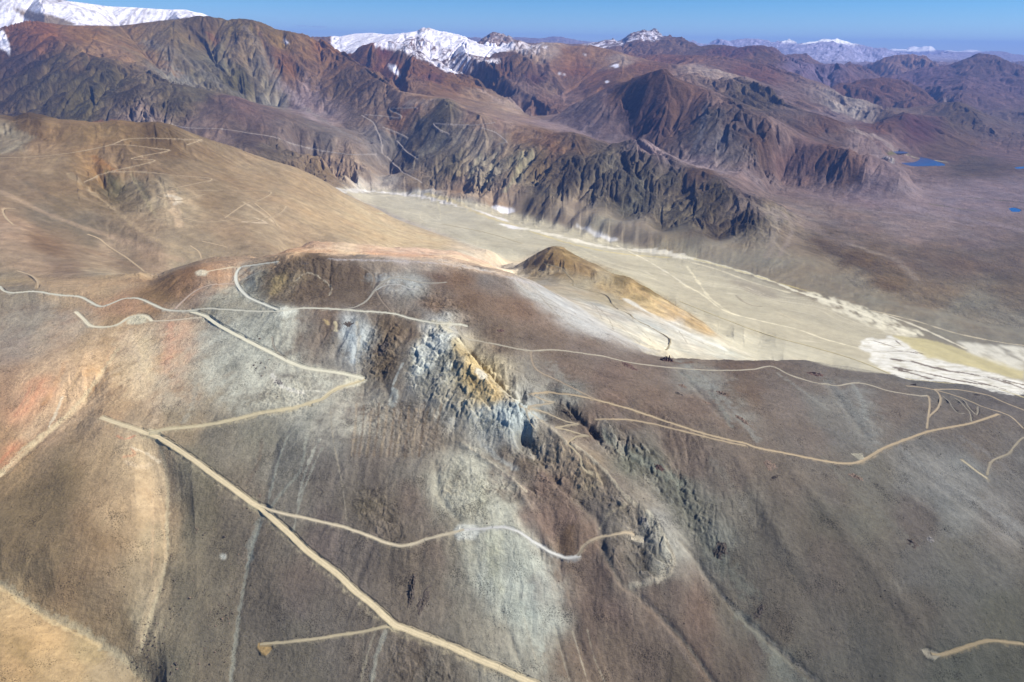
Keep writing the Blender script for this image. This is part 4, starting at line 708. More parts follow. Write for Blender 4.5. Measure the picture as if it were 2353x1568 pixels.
# ------------------------------------------------------------------ stains and washes on the near slopes
def P_(L, w_, c, a=.8, soft=.6, jit=.5, dig=0): paint(L, w_, c, a, soft, jit, dig)
for L, w_, c, a in (([(238, 850), (225, 890), (190, 930), (120, 990), (50, 1045), (0, 1095)], 9, (215, 190, 150), .8), ([(215, 880), (180, 940), (100, 1005), (20, 1080)], 16, (195, 170, 135), .5),
    ([(262, 800), (240, 850), (215, 910)], 18, (220, 160, 115), .5), ([(330, 785), (335, 820), (345, 870)], 20, (225, 195, 150), .6), ([(390, 745), (395, 800), (380, 860)], 16, (215, 140, 110), .55),
    ([(95, 880), (80, 910), (60, 945)], 10, (205, 110, 80), .5), ([(70, 890), (50, 930), (35, 955)], 8, (205, 120, 95), .45), ([(150, 830), (130, 880), (100, 930)], 12, (215, 150, 100), .5), ([(200, 810), (180, 860), (150, 920)], 10, (225, 175, 125), .6), ([(30, 1030), (12, 1050), (0, 1062)], 10, (205, 110, 80), .5),
    ([(360, 1010), (378, 1060), (386, 1120), (384, 1200), (382, 1280), (368, 1350), (345, 1420), (322, 1500)], 7, (185, 170, 140), .7), ([(345, 1100), (362, 1160), (378, 1230), (380, 1290)], 5, (190, 160, 125), .6), ([(350, 1110), (352, 1200), (348, 1320)], 4, (185, 152, 120), .5), ([(375, 1300), (340, 1400), (310, 1500)], 10, (180, 158, 128), .5),
    ([(0, 1340), (60, 1385), (120, 1420), (190, 1450), (250, 1490), (310, 1530), (350, 1568)], 14, (165, 155, 130), .6), ([(0, 1350), (70, 1400), (140, 1440), (230, 1485)], 7, (205, 175, 130), .6),
    ([(290, 1060), (320, 1075), (345, 1068)], 12, (215, 190, 165), .7), ([(300, 1030), (310, 1045), (285, 1050)], 6, (210, 120, 90), .6),
    ([(705, 1000), (690, 1080), (650, 1130), (612, 1180), (580, 1260), (560, 1350), (545, 1450), (530, 1568)], 7, (140, 145, 138), .5), ([(740, 1030), (712, 1090), (690, 1150), (672, 1230)], 5, (145, 148, 140), .5), ([(600, 1190), (575, 1250), (575, 1290)], 12, (142, 150, 145), .45),
    ([(888, 1445), (870, 1490), (860, 1530), (855, 1568)], 8, (138, 138, 130), .8), ([(865, 1445), (845, 1500), (830, 1568)], 4, (135, 128, 115), .7), ([(835, 1455), (835, 1500), (830, 1568)], 3, (135, 125, 110), .7),
    ([(1175, 1240), (1165, 1320), (1190, 1400), (1215, 1460), (1240, 1530)], 26, (172, 176, 165), .4), ([(1130, 1230), (1130, 1300), (1150, 1350)], 22, (178, 178, 150), .4), ([(1215, 1360), (1225, 1420), (1240, 1480)], 26, (168, 182, 178), .4),
    ([(1110, 1100), (1150, 1160), (1160, 1200)], 24, (165, 168, 158), .35), ([(1155, 1400), (1170, 1450), (1195, 1530)], 3, (170, 158, 138), .6), ([(1205, 1420), (1220, 1480), (1250, 1568)], 3, (168, 160, 142), .5), ([(1315, 1450), (1330, 1500), (1350, 1568)], 3, (165, 155, 138), .6), ([(1350, 1450), (1365, 1510), (1390, 1568)], 3, (150, 140, 125), .6), ([(1275, 1440), (1290, 1500), (1310, 1568)], 3, (150, 140, 125), .5),
    ([(1080, 1029), (1125, 1060), (1173, 1095), (1210, 1130)], 4, (190, 175, 155), .8), ([(1130, 1075), (1190, 1110), (1250, 1150)], 4, (150, 130, 118), .5),
    ([(1562, 1242), (1589, 1270), (1631, 1332), (1682, 1394), (1741, 1448), (1802, 1503), (1881, 1568)], 5, (128, 122, 114), .7), ([(1700, 1420), (1760, 1480), (1800, 1540), (1840, 1568)], 22, (108, 112, 108), .5),
    ([(1382, 1253), (1423, 1332), (1465, 1366), (1520, 1418), (1571, 1473), (1640, 1568)], 4, (125, 115, 105), .7), ([(1480, 1370), (1530, 1440), (1600, 1540)], 10, (118, 104, 98), .5),
    ([(1161, 906), (1204, 938), (1245, 969), (1278, 992), (1305, 1019), (1331, 1029), (1365, 1057), (1392, 1084), (1416, 1112), (1444, 1146), (1485, 1174), (1513, 1208), (1533, 1249), (1547, 1284), (1540, 1318), (1510, 1335)], 7, (172, 160, 142), .8), ([(1490, 1180), (1520, 1230), (1540, 1290)], 13, (175, 172, 160), .6), ([(1545, 1290), (1520, 1325), (1480, 1340), (1450, 1345)], 9, (168, 160, 146), .6), ([(1370, 1090), (1380, 1110), (1350, 1120)], 10, (165, 148, 122), .6), ([(1440, 1160), (1400, 1180), (1380, 1215)], 6, (150, 138, 120), .6),
    ([(530, 860), (450, 900), (420, 950)], 20, (160, 140, 120), .35), ([(300, 760), (320, 840), (310, 880)], 12, (190, 170, 150), .5), ([(820, 740), (822, 800), (826, 855)], 7, (165, 160, 150), .6), ([(925, 835), (905, 880), (895, 930)], 6, (165, 172, 175), .7), ([(905, 895), (910, 915), (900, 930)], 14, (158, 168, 172), .7),
    ([(770, 740), (772, 760)], 8, (190, 175, 140), .8), ([(790, 755), (810, 790), (815, 830)], 20, (165, 182, 200), .5), ([(745, 735), (755, 745)], 8, (185, 160, 110), .7)):
    P_(L, w_, c, a)
# pale and dark stripes painted for the flutes below the hairpins, pale dust fans on the right
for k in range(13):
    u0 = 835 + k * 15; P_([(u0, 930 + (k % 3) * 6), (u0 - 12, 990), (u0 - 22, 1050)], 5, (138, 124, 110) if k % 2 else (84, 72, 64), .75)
for L, w_, c, a in (([(1560, 830), (1620, 870), (1700, 960), (1740, 1010)], 16, (128, 130, 130), .5), ([(1570, 860), (1640, 910), (1680, 980)], 12, (120, 124, 122), .5), ([(1900, 880), (1940, 920), (1990, 980), (2000, 1030)], 30, (112, 114, 116), .5), ([(1960, 885), (1980, 920), (1990, 960)], 14, (135, 140, 142), .5), ([(1790, 860), (1860, 910), (1900, 940)], 14, (125, 125, 124), .5), ([(1690, 870), (1660, 880), (1640, 900)], 12, (128, 124, 120), .4),
    ([(2080, 1040), (2160, 1100), (2260, 1160), (2353, 1220)], 24, (118, 120, 124), .5), ([(2200, 1000), (2280, 1050), (2353, 1110)], 16, (104, 102, 106), .5), ([(1640, 1060), (1680, 1120), (1730, 1200)], 18, (112, 108, 104), .4), ([(1390, 1000), (1440, 1040), (1500, 1070), (1560, 1110)], 20, (112, 120, 114), .5), ([(1560, 1110), (1590, 1180), (1640, 1260), (1720, 1360)], 26, (104, 108, 102), .4), ([(1900, 1060), (2000, 1160), (2100, 1250)], 20, (92, 92, 90), .4),
    ([(1270, 840), (1300, 890), (1310, 920)], 24, (135, 132, 128), .5), ([(1100, 1010), (1140, 1050), (1190, 1080)], 10, (140, 145, 150), .6), ([(1540, 820), (1500, 812), (1450, 808)], 8, (175, 165, 145), .7), ([(1530, 825), (1560, 835), (1590, 832)], 14, (90, 60, 50), .8)):
    P_(L, w_, c, a, .8, .8)
# washes on the white flank, cone hill, sand hill
for L, w_, c, a in (([(1250, 660), (1320, 700), (1400, 760), (1480, 800)], 50, (195, 195, 200), .4), ([(1440, 690), (1520, 735), (1600, 775), (1660, 800)], 40, (225, 225, 225), .7), ([(1470, 790), (1540, 810), (1600, 822)], 40, (225, 210, 180), .6), ([(1360, 660), (1440, 700), (1500, 725), (1580, 760)], 40, (160, 145, 125), .4), ([(1280, 680), (1340, 720), (1380, 760)], 14, (120, 118, 118), .5), ([(1560, 745), (1640, 780), (1720, 815)], 30, (215, 205, 190), .5),
    ([(1272, 567), (1325, 589), (1369, 609), (1446, 639), (1537, 693), (1612, 740)], 26, (95, 78, 55), .6), ([(1460, 665), (1520, 700), (1590, 740), (1640, 765)], 30, (215, 175, 125), .6), ([(1185, 628), (1240, 622), (1300, 625)], 40, (165, 148, 125), .6)):
    P_(L, w_, c, a, .8, .5)
for L, w_, c, a in (([(700, 575), (760, 572), (850, 578)], 30, (235, 195, 160), .5), ([(860, 575), (950, 580), (1030, 590)], 30, (240, 215, 190), .4), ([(800, 580), (900, 584), (1000, 588)], 14, (205, 120, 85), .45), ([(1020, 600), (1080, 615), (1150, 628)], 30, (228, 215, 205), .5), ([(690, 568), (720, 558), (760, 562)], 12, (190, 120, 85), .6),
    ([(760, 596), (900, 600), (1050, 610), (1180, 640), (1250, 660)], 14, (170, 165, 175), .6), ([(850, 640), (900, 640), (960, 655)], 30, (150, 158, 165), .5)):
    P_(L, w_, c, a, .8, .8)
for L, w_, c, a in (([(0, 440), (130, 500), (300, 560), (420, 600)], 30, (185, 150, 122), .5), ([(0, 500), (160, 560), (330, 620)], 30, (135, 105, 85), .5), ([(60, 420), (200, 500), (350, 560)], 26, (112, 98, 86), .4), ([(160, 400), (260, 480), (340, 540), (440, 580)], 24, (185, 155, 118), .5), ([(395, 440), (400, 480), (415, 520)], 30, (220, 180, 140), .6), ([(385, 450), (410, 455), (400, 470)], 24, (235, 215, 190), .7), ([(300, 400), (330, 450), (360, 500)], 18, (175, 155, 115), .5), ([(245, 395), (258, 420), (270, 445)], 26, (75, 72, 62), .6), ([(310, 410), (325, 430), (340, 455)], 26, (85, 82, 75), .5), ([(215, 360), (245, 380), (262, 392)], 26, (165, 105, 60), .6),
    ([(560, 465), (600, 490), (640, 520)], 20, (215, 185, 150), .6), ([(585, 500), (610, 512), (560, 510)], 14, (220, 190, 160), .6), ([(780, 450), (860, 495), (960, 545)], 40, (215, 180, 135), .5), ([(50, 300), (70, 280), (100, 310)], 50, (80, 62, 50), .5), ([(335, 290), (345, 310), (380, 325)], 60, (82, 64, 52), .5), ([(0, 300), (60, 320), (0, 350)], 60, (150, 140, 122), .5), ([(218, 280), (269, 276), (320, 284)], 30, (150, 85, 50), .6)):
    P_(L, w_, c, a, .8, .6)
# mountain bands: pale screes, ochres
for L, w_, c, a in (([(330, 95), (420, 130), (500, 190), (560, 225)], 120, (118, 116, 108), .5), ([(250, 90), (330, 125), (400, 165)], 160, (135, 98, 82), .5), ([(350, 60), (380, 100), (430, 150)], 200, (112, 100, 92), .4), ([(470, 45), (490, 80)], 120, (120, 95, 82), .4), ([(480, 80), (500, 100)], 90, (130, 80, 65), .5), ([(560, 60), (600, 110), (640, 180)], 90, (132, 118, 104), .6), ([(600, 130), (640, 200), (660, 245)], 90, (122, 120, 112), .5), ([(650, 195), (690, 240), (720, 275)], 120, (145, 128, 128), .6), ([(705, 170), (705, 240)], 60, (140, 118, 120), .5), ([(730, 200), (725, 260)], 60, (140, 118, 120), .5),
    ([(590, 60), (610, 110)], 50, (150, 110, 90), .5), ([(140, 60), (160, 120), (180, 160)], 120, (112, 88, 80), .4), ([(700, 250), (780, 300), (860, 340)], 90, (125, 118, 112), .6), ([(320, 255), (350, 280)], 60, (145, 125, 110), .7), ([(1090, 265), (1200, 300), (1260, 320)], 120, (155, 125, 100), .4), ([(1171, 228), (1211, 262), (1260, 280), (1330, 300), (1369, 318)], 120, (150, 128, 122), .6), ([(1100, 205), (1160, 240), (1190, 262)], 90, (168, 140, 120), .7), ([(940, 240), (985, 240)], 130, (190, 160, 130), .6), ([(930, 262), (945, 250), (960, 248)], 100, (150, 85, 60), .6),
    ([(1160, 320), (1130, 370), (1075, 420)], 60, (145, 132, 108), .7), ([(1200, 350), (1190, 400), (1160, 440)], 40, (160, 155, 110), .6), ([(1225, 350), (1190, 420)], 30, (155, 150, 110), .6), ([(1100, 360), (1080, 410)], 40, (165, 158, 115), .6), ([(1140, 360), (1120, 420)], 40, (160, 152, 110), .6), ([(1000, 300), (970, 350), (940, 400)], 60, (112, 110, 100), .5), ([(1260, 310), (1275, 350)], 120, (120, 82, 68), .6), ([(1335, 320), (1340, 350)], 120, (95, 75, 65), .5),
    ([(740, 372), (780, 385), (830, 390)], 60, (172, 135, 100), .6), ([(1780, 480), (1780, 540), (1765, 590)], 60, (140, 128, 116), .6), ([(1800, 490), (1820, 530), (1790, 590)], 30, (140, 125, 115), .6), ([(1500, 340), (1570, 368), (1660, 395)], 140, (150, 128, 124), .6), ([(1620, 255), (1610, 310), (1590, 350)], 60, (112, 112, 118), .6), ([(1590, 150), (1640, 165), (1720, 195)], 300, (165, 150, 138), .5), ([(1920, 255), (1980, 250), (2010, 262)], 120, (165, 158, 145), .6), ([(1960, 300), (2030, 320), (2080, 345)], 120, (155, 138, 128), .6), ([(2170, 230), (2220, 250)], 150, (140, 130, 140), .5),
    ([(1700, 470), (1800, 500), (1950, 560)], 200, (128, 112, 108), .4), ([(1960, 440), (2100, 480), (2353, 530)], 160, (135, 118, 120), .5), ([(1880, 555), (1950, 590), (2000, 620)], 160, (70, 58, 56), .5), ([(2030, 560), (2150, 600), (2353, 640)], 120, (78, 66, 66), .4), ([(1950, 560), (2060, 600), (2100, 640)], 60, (135, 122, 112), .5), ([(2000, 690), (2150, 720), (2353, 770)], 60, (128, 124, 116), .4), ([(1800, 640), (1900, 670), (2000, 700)], 40, (112, 108, 102), .4), ([(2230, 455), (2353, 465)], 40, (70, 78, 55), .6), ([(2140, 470), (2240, 485)], 40, (85, 90, 65), .5), ([(1950, 480), (2100, 495), (2240, 520)], 30, (145, 128, 128), .5),
    ([(2040, 350), (2080, 345), (2110, 352)], 60, (95, 100, 60), .8), ([(2100, 350), (2140, 360), (2175, 372)], 60, (165, 155, 125), .8), ([(2030, 362), (2060, 366), (2070, 375)], 40, (185, 175, 160), .8)):
    P_(L, w_, c, a, .9, .6)

def mott(lo, g, sc): return lambda s: np.clip(lo + g * fbm(GX[s] / sc + 3, GY[s] / sc, 5, .62) + .12 * ST[s], 0, 1)
for L, c, a, sc in (([(480, 720), (620, 722), (700, 740), (690, 800), (760, 860), (800, 900), (740, 935), (620, 945), (520, 940), (450, 880), (440, 800)], (210, 210, 196), .62, 60), ([(655, 900), (780, 880), (830, 890), (900, 960), (860, 1010), (700, 1000), (640, 960)], (185, 182, 170), .6, 50),
    ([(1010, 1040), (1090, 1030), (1180, 1110), (1210, 1200), (1180, 1240), (1060, 1215), (980, 1130)], (196, 196, 182), .5, 50), ([(1090, 1230), (1230, 1230), (1290, 1330), (1300, 1440), (1240, 1470), (1150, 1420), (1080, 1330)], (200, 206, 196), .48, 60), ([(1140, 1420), (1260, 1460), (1300, 1568), (1180, 1568)], (150, 148, 138), .4, 50),
    ([(300, 760), (430, 750), (460, 860), (400, 930), (310, 900)], (225, 200, 170), .6, 50), ([(180, 850), (260, 830), (330, 900), (250, 960), (140, 960)], (205, 170, 130), .45, 50), ([(0, 700), (160, 700), (240, 740), (120, 800), (0, 800)], (165, 155, 142), .5, 60), ([(560, 640), (590, 690), (560, 710), (470, 700), (480, 660)], (185, 180, 165), .6, 50),
    ([(630, 712), (690, 716), (690, 735), (660, 750), (640, 735)], (222, 228, 220), .85, 20), ([(540, 610), (600, 612), (590, 680), (640, 700), (600, 705), (550, 680)], (185, 188, 178), .6, 40), ([(870, 640), (960, 638), (960, 665), (880, 670)], (190, 195, 198), .6, 30), ([(1180, 640), (1280, 680), (1380, 740), (1480, 800), (1420, 790), (1300, 750), (1230, 700)], (178, 178, 182), .5, 60),
    ([(1540, 830), (1640, 850), (1740, 960), (1700, 980), (1600, 900)], (135, 138, 136), .45, 60), ([(1900, 870), (2000, 890), (2040, 1010), (1960, 1000)], (125, 128, 130), .45, 60), ([(2060, 1030), (2200, 1060), (2353, 1180), (2353, 1260), (2200, 1180)], (128, 128, 130), .4, 80),
    ([(790, 745), (850, 745), (860, 800), (830, 840), (790, 820)], (185, 195, 205), .65, 30), ([(1230, 850), (1330, 880), (1340, 930), (1240, 920)], (140, 140, 135), .5, 40), ([(820, 870), (900, 880), (900, 960), (840, 940)], (140, 138, 132), .5, 40)):
    patch(L, c, min(.95, a * 1.25), 12, 2.5, mott(.58, 1.6, sc))
# mottled sand, damp bands and thin braids of the valley floor
r0, r1 = np.searchsorted(YR, 2300), np.searchsorted(YR, 9000); sl = slice(r0, r1)
xx, yy_ = GX[sl], GY[sl]; along = xx * .72 - yy_ * .69; acr = xx * .69 + yy_ * .72
bm_ = np.zeros((NY, NX), F32); bm_[bed[0]] = np.maximum(bm_[bed[0]], bed[1]); bm_ = bm_[sl]
br = fbm(along / 900, acr / 110 + perlin(along / 500, acr / 500) * 1.2, 5, .6)
COL[sl] *= (1 + bm_ * (br * .34 + fbm(xx / 260, yy_ / 260, 4) * .16))[..., None].astype(F32)
ln = np.abs(perlin(along / 1300 + 4, acr / 75 + perlin(along / 300, acr / 300) * 1.3)); lm = (1 - sstep(.0, .06, ln)) * sstep(-.05, .25, perlin(along / 900, acr / 400 + 9)) * bm_ * .55
COL[sl] = COL[sl] * (1 - lm[..., None]) + np.array([.62, .56, .42], F32) * lm[..., None]
COL = COL.astype(F32)

for L in ([(1319, 717), (1332, 737), (1342, 770)], [(1369, 703), (1396, 730), (1409, 757), (1406, 790)], [(1270, 660), (1300, 690), (1330, 730)], [(1300, 670), (1360, 700), (1385, 735)], [(1450, 735), (1480, 765), (1500, 790)], [(1410, 690), (1440, 715), (1455, 735)], [(1560, 760), (1580, 790)], [(1240, 680), (1300, 740), (1380, 790)], [(1350, 690), (1420, 745), (1470, 790)], [(1480, 725), (1560, 765), (1640, 800)]):
    paint(L, 5, (128, 118, 108), .6, .5, .9)

def strk(lo, g): return lambda s: np.clip(lo + g * ST[s] * .5 + .9 * fbm(GX[s] / 45, GY[s] / 45, 4), 0, 1)
for L, c, a in (([(40, 860), (140, 820), (240, 800), (285, 830), (240, 920), (140, 990), (40, 1010)], (232, 190, 150), .7), ([(60, 880), (110, 860), (130, 900), (60, 960), (20, 970)], (220, 135, 100), .6), ([(250, 760), (340, 750), (370, 860), (340, 920), (270, 900)], (236, 205, 165), .6), ([(370, 740), (440, 740), (440, 850), (380, 880)], (225, 165, 135), .5), ([(0, 1020), (60, 1010), (40, 1060), (0, 1080)], (222, 140, 105), .6),
    ([(100, 740), (300, 745), (250, 800), (60, 830)], (205, 175, 145), .5), ([(390, 660), (500, 625), (560, 625), (540, 650), (430, 690)], (215, 160, 125), .5), ([(200, 690), (330, 690), (400, 715), (300, 715), (230, 740)], (205, 150, 115), .5), ([(300, 1040), (380, 1060), (385, 1180), (330, 1190), (290, 1100)], (210, 182, 148), .5),
    ([(700, 565), (800, 560), (1000, 575), (1150, 610), (1170, 640), (1080, 620), (900, 595), (760, 590)], (240, 200, 165), .5), ([(830, 572), (1000, 580), (1000, 590), (860, 588)], (225, 150, 115), .5)):
    patch(L, c, a, 5, 2.5, strk(.6, 1.0))

def cq(L): return [(.7516 * x, 551.5 + .7516 * y) for x, y in L]
for L, c, a, sf in (([(790, 150), (810, 100), (860, 60), (960, 60), (1040, 80), (1130, 110), (1130, 190), (1020, 205), (900, 205), (830, 190)], (84, 72, 66), .75, 5), ([(840, 110), (880, 95), (880, 130), (840, 170), (820, 165)], (165, 145, 100), .55, 3), ([(900, 100), (925, 100), (880, 170), (860, 180)], (150, 140, 125), .5, 3),
    ([(930, 215), (1010, 220), (1000, 330), (940, 380), (900, 340), (900, 260)], (108, 94, 88), .5, 6), ([(1150, 230), (1230, 240), (1220, 330), (1200, 400), (1150, 380), (1140, 300)], (92, 78, 66), .6, 5), ([(160, 560), (240, 520), (330, 560), (300, 640), (180, 700), (90, 720)], (190, 160, 130), .5, 8), ([(480, 640), (560, 650), (600, 740), (520, 800), (470, 760)], (150, 138, 120), .4, 8),
    ([(250, 620), (380, 600), (460, 680), (470, 860), (330, 896), (260, 800)], (196, 165, 128), .55, 10), ([(80, 690), (170, 650), (250, 660), (230, 800), (120, 890), (0, 896), (0, 800)], (122, 102, 78), .6, 12), ([(1180, 540), (1345, 560), (1345, 700), (1250, 680), (1180, 620)], (128, 118, 110), .4, 8), ([(480, 380), (620, 400), (640, 520), (520, 560), (470, 480)], (170, 162, 145), .45, 8)):  # the dark brown far-left patch paints a shadow into the ground colour
    patch(cq(L), c, a, sf, 2.5, mott(.75, 1.2, 50))
for L, w_, c, a in (([(905, 125), (940, 100), (985, 120), (1015, 150), (1005, 170)], 4, (170, 160, 145), .6), ([(832, 412), (845, 432), (870, 450), (900, 462), (930, 468)], 9, (222, 218, 212), .75), ([(925, 462), (960, 461), (998, 466)], 5, (205, 202, 190), .8), ([(190, 480), (175, 520), (150, 570)], 6, (235, 220, 195), .6), ([(360, 335), (330, 380), (280, 450), (220, 520), (150, 580), (60, 650), (0, 720)], 12, (222, 198, 158), .6), ([(400, 635), (440, 650), (490, 680)], 6, (225, 205, 178), .7), ([(410, 600), (380, 610), (360, 600)], 5, (215, 135, 105), .6),
    ([(440, 300), (445, 350), (440, 400)], 22, (232, 205, 165), .6), ([(520, 260), (520, 320), (500, 380)], 20, (222, 165, 135), .45), ([(500, 400), (490, 470), (470, 560)], 14, (205, 178, 150), .45), ([(600, 420), (590, 500), (560, 560)], 12, (172, 168, 155), .4), ([(880, 600), (850, 680), (820, 800)], 6, (170, 172, 160), .55), ([(975, 610), (940, 690), (910, 800)], 6, (172, 174, 165), .55), ([(1010, 520), (1020, 620), (1045, 740), (1060, 860)], 2.5, (150, 140, 125), .6), ([(1240, 560), (1255, 650), (1270, 730), (1310, 800)], 2.5, (150, 142, 130), .5), ([(800, 610), (790, 680), (760, 740)], 8, (98, 84, 76), .5), ([(1090, 250), (1100, 300), (1090, 360), (1095, 410)], 7, (180, 172, 158), .5)):
    paint(cq(L), w_, c, a, .6, .6)
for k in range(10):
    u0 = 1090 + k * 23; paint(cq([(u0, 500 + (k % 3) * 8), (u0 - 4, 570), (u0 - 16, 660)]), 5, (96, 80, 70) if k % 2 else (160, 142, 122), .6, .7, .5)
# ------------------------------------------------------------------ dirt roads: cut into the slope, each with its own surface
ROADS = []
def road(L, w_, c, label=None, cut=1.0):
    p = trace(L, 7)
    if len(p) > 2 and p[:, 1].mean() > 2350: cut = cut * .35
    c = tuple(.86 * x + .14 * (sum(c) / 3 - 6) for x in c)
    if len(p) < 3: print('road lost', L[0]); return
    z = bil(H, p[:, 0], p[:, 1])
    for _ in range(6): z[1:-1] = (z[:-2] + 2 * z[1:-1] + z[2:]) / 4
    dist_ = p[:, 1].mean(); ce = (2.0 / (NX - 1)) * W(dist_)
    we = max(w_, ce * 1.5)
    z = z - (0.10 * w_ + .35) * cut
    p[:, 2] = z
    hw = we / 2; bank = max(2.2, ce * 1.1)
    def f(s, d, zz, sd_):
        Hb = H[s].copy(); k = 1 - sstep(hw, hw + bank, d)
        H[s] = H[s] * (1 - k) + (zz - 0.0) * k
        berm = np.exp(-((d - hw - bank * .8) / (bank * .55)) ** 2) * 1.0 * cut * min(1.0, w_ / 9)
        H[s] += berm.astype(F32)
        col = toalb(c, p[len(p) // 2]).astype(F32); kk = (1 - sstep(hw * .9, hw * 1.15 + bank * .3, d + JX[s] * 2.0)) * .9
        COL[s] = COL[s] * (1 - kk[..., None]) + col * kk[..., None]
        sp = (1 - sstep(hw, hw + 1.1 * we, d + JX[s] * we * .9)) * (Hb < zz) * .5 * np.clip(.7 + 1.6 * GRN[s], 0, 1)
        COL[s] = COL[s] * (1 - sp[..., None]) + col * .85 * sp[..., None]
    near(p, hw + bank * 2.5, f)
    ROADS.append((p, w_, c, ce)); return
GRY, SND, PAL, TAN = (200, 198, 185), (205, 185, 148), (215, 200, 170), (165, 145, 122)
road([(-60, 664), (0, 660), (7, 666), (27, 673), (81, 670), (134, 678), (178, 681), (198, 688), (218, 700), (232, 705), (249, 701), (279, 688), (302, 685), (323, 687), (353, 700), (386, 713), (437, 714), (470, 709), (538, 712), (578, 715), (638, 715), (662, 712), (706, 708), (781, 711), (831, 715), (899, 720), (949, 733), (996, 742), (1030, 743), (1050, 746), (1073, 750)], 8, GRY)
road([(437, 714), (470, 725), (504, 747), (544, 769), (588, 792), (638, 817), (672, 834), (706, 846), (739, 851), (781, 857), (815, 864), (836, 870)], 13, (212, 208, 188))
road([(836, 871), (815, 880), (781, 890), (756, 905), (739, 918), (706, 928), (672, 938), (605, 948), (538, 964), (470, 977), (403, 984), (363, 989), (343, 995)], 12, (208, 190, 150))
road([(235, 959), (269, 972), (302, 982), (336, 995), (353, 999), (386, 1016), (420, 1039), (447, 1057), (498, 1095), (550, 1132), (577, 1153), (601, 1167), (635, 1198), (670, 1229), (704, 1263), (739, 1290), (781, 1322), (815, 1356), (850, 1383), (884, 1414), (908, 1435), (936, 1446), (987, 1466), (1039, 1486), (1090, 1510), (1142, 1531), (1193, 1555), (1224, 1569), (1290, 1600)], 13, SND)
road([(585, 1157), (611, 1167), (653, 1181), (687, 1187), (739, 1199), (790, 1211), (850, 1232), (884, 1246), (918, 1254), (953, 1249), (994, 1235), (1039, 1225), (1066, 1216)], 6, (205, 188, 160))
road([(1060, 1217), (1107, 1215), (1142, 1211), (1169, 1213), (1193, 1222), (1228, 1246), (1262, 1266), (1289, 1280), (1313, 1282), (1331, 1277)], 6, (190, 192, 198))
road([(1325, 1279), (1334, 1268), (1339, 1256), (1358, 1241), (1382, 1234), (1416, 1227), (1444, 1223), (1458, 1229)], 5, (175, 155, 130))
road([(901, 1437), (884, 1440), (832, 1452), (781, 1459), (739, 1466), (653, 1476), (611, 1479), (597, 1481)], 5, (185, 168, 135))
road([(1046, 745), (1057, 764), (1073, 779), (1117, 787), (1167, 797), (1218, 806), (1268, 804), (1319, 809), (1352, 814), (1386, 819), (1436, 831), (1487, 839), (1554, 846), (1629, 851), (1696, 851), (1737, 848), (1760, 843), (1780, 844), (1814, 861), (1848, 873), (1881, 881), (1925, 886), (1965, 880), (1999, 885), (2032, 896), (2066, 903), (2116, 910), (2132, 909)], 5.5, (165, 155, 140))
road([(2132, 909), (2137, 928), (2133, 959), (2130, 985)], 4, TAN); road([(2147, 896), (2160, 908), (2157, 935), (2140, 952), (2133, 960)], 4, TAN)
road([(2147, 895), (2200, 896), (2268, 908), (2301, 922), (2353, 943), (2400, 960)], 5, TAN)
road([(2083, 887), (2133, 893), (2200, 911), (2251, 932), (2301, 948), (2325, 959), (2342, 975), (2352, 985)], 4, TAN)
road([(2194, 915), (2227, 945), (2232, 969)], 3, (140, 132, 122)); road([(2210, 917), (2244, 953), (2247, 935)], 3, (140, 132, 122)); road([(2167, 910), (2200, 948), (2215, 950)], 3, (130, 124, 118))
road([(1221, 808), (1221, 824), (1231, 848), (1258, 864), (1295, 881), (1335, 901), (1366, 917)], 4, (150, 130, 112))
road([(1221, 905), (1251, 903), (1295, 905), (1335, 911), (1386, 923), (1453, 942), (1520, 965), (1570, 981), (1612, 995), (1680, 1012), (1713, 1019), (1740, 1029), (1802, 1041), (1871, 1055), (1933, 1065), (1974, 1062), (2002, 1047), (2033, 1029), (2066, 1016), (2133, 992), (2184, 982), (2234, 972), (2294, 952)], 6.5, (172, 148, 118))
road([(1369, 964), (1403, 963), (1453, 966), (1503, 975), (1566, 990), (1629, 1006), (1680, 1018), (1713, 1024)], 5, (165, 142, 115))
road([(1221, 905), (1235, 913), (1261, 923), (1273, 926), (1245, 930), (1212, 938), (1251, 948), (1285, 962), (1305, 970), (1329, 975)], 4, (165, 148, 125))
road([(1329, 975), (1298, 980), (1275, 981), (1305, 989), (1335, 999), (1352, 1002), (1325, 1005), (1309, 1012), (1306, 1019), (1317, 1031), (1334, 1050), (1337, 1072), (1348, 1084)], 4, (165, 148, 122))
road([(1208, 937), (1214, 962), (1228, 985)], 3.5, (155, 145, 130))
road([(638, 601), (588, 609), (553, 614), (542, 636), (548, 659), (571, 683), (605, 698), (638, 712)], 9, (210, 212, 205))
road([(454, 629), (487, 622), (538, 614), (553, 614)], 6, (220, 195, 165)); road([(540, 653), (487, 654), (454, 666), (430, 683), (403, 710)], 5, (195, 165, 150))
road([(175, 717), (192, 733), (208, 749), (235, 752), (269, 747), (296, 730), (323, 723), (339, 727), (349, 738)], 10, (215, 205, 180)); road([(349, 738), (386, 737), (437, 732), (477, 729)], 5, (220, 200, 175))
road([(781, 711), (815, 706), (841, 693), (855, 676), (868, 659), (889, 643), (915, 638), (942, 644), (966, 649), (999, 651), (1026, 649)], 5, (155, 150, 142))
road([(862, 668), (885, 656), (915, 653), (932, 659), (942, 666), (962, 664)], 5, (165, 165, 168)); road([(858, 663), (858, 633), (828, 612)], 3.5, (130, 115, 105)); road([(865, 670), (878, 693), (899, 717)], 3.5, (140, 122, 110))
road([(625, 775), (632, 803), (660, 828)], 2.5, (140, 132, 122))
road([(2353, 1480), (2318, 1476), (2276, 1472), (2242, 1479), (2201, 1493), (2163, 1505), (2140, 1502)], 6, (140, 122, 95))
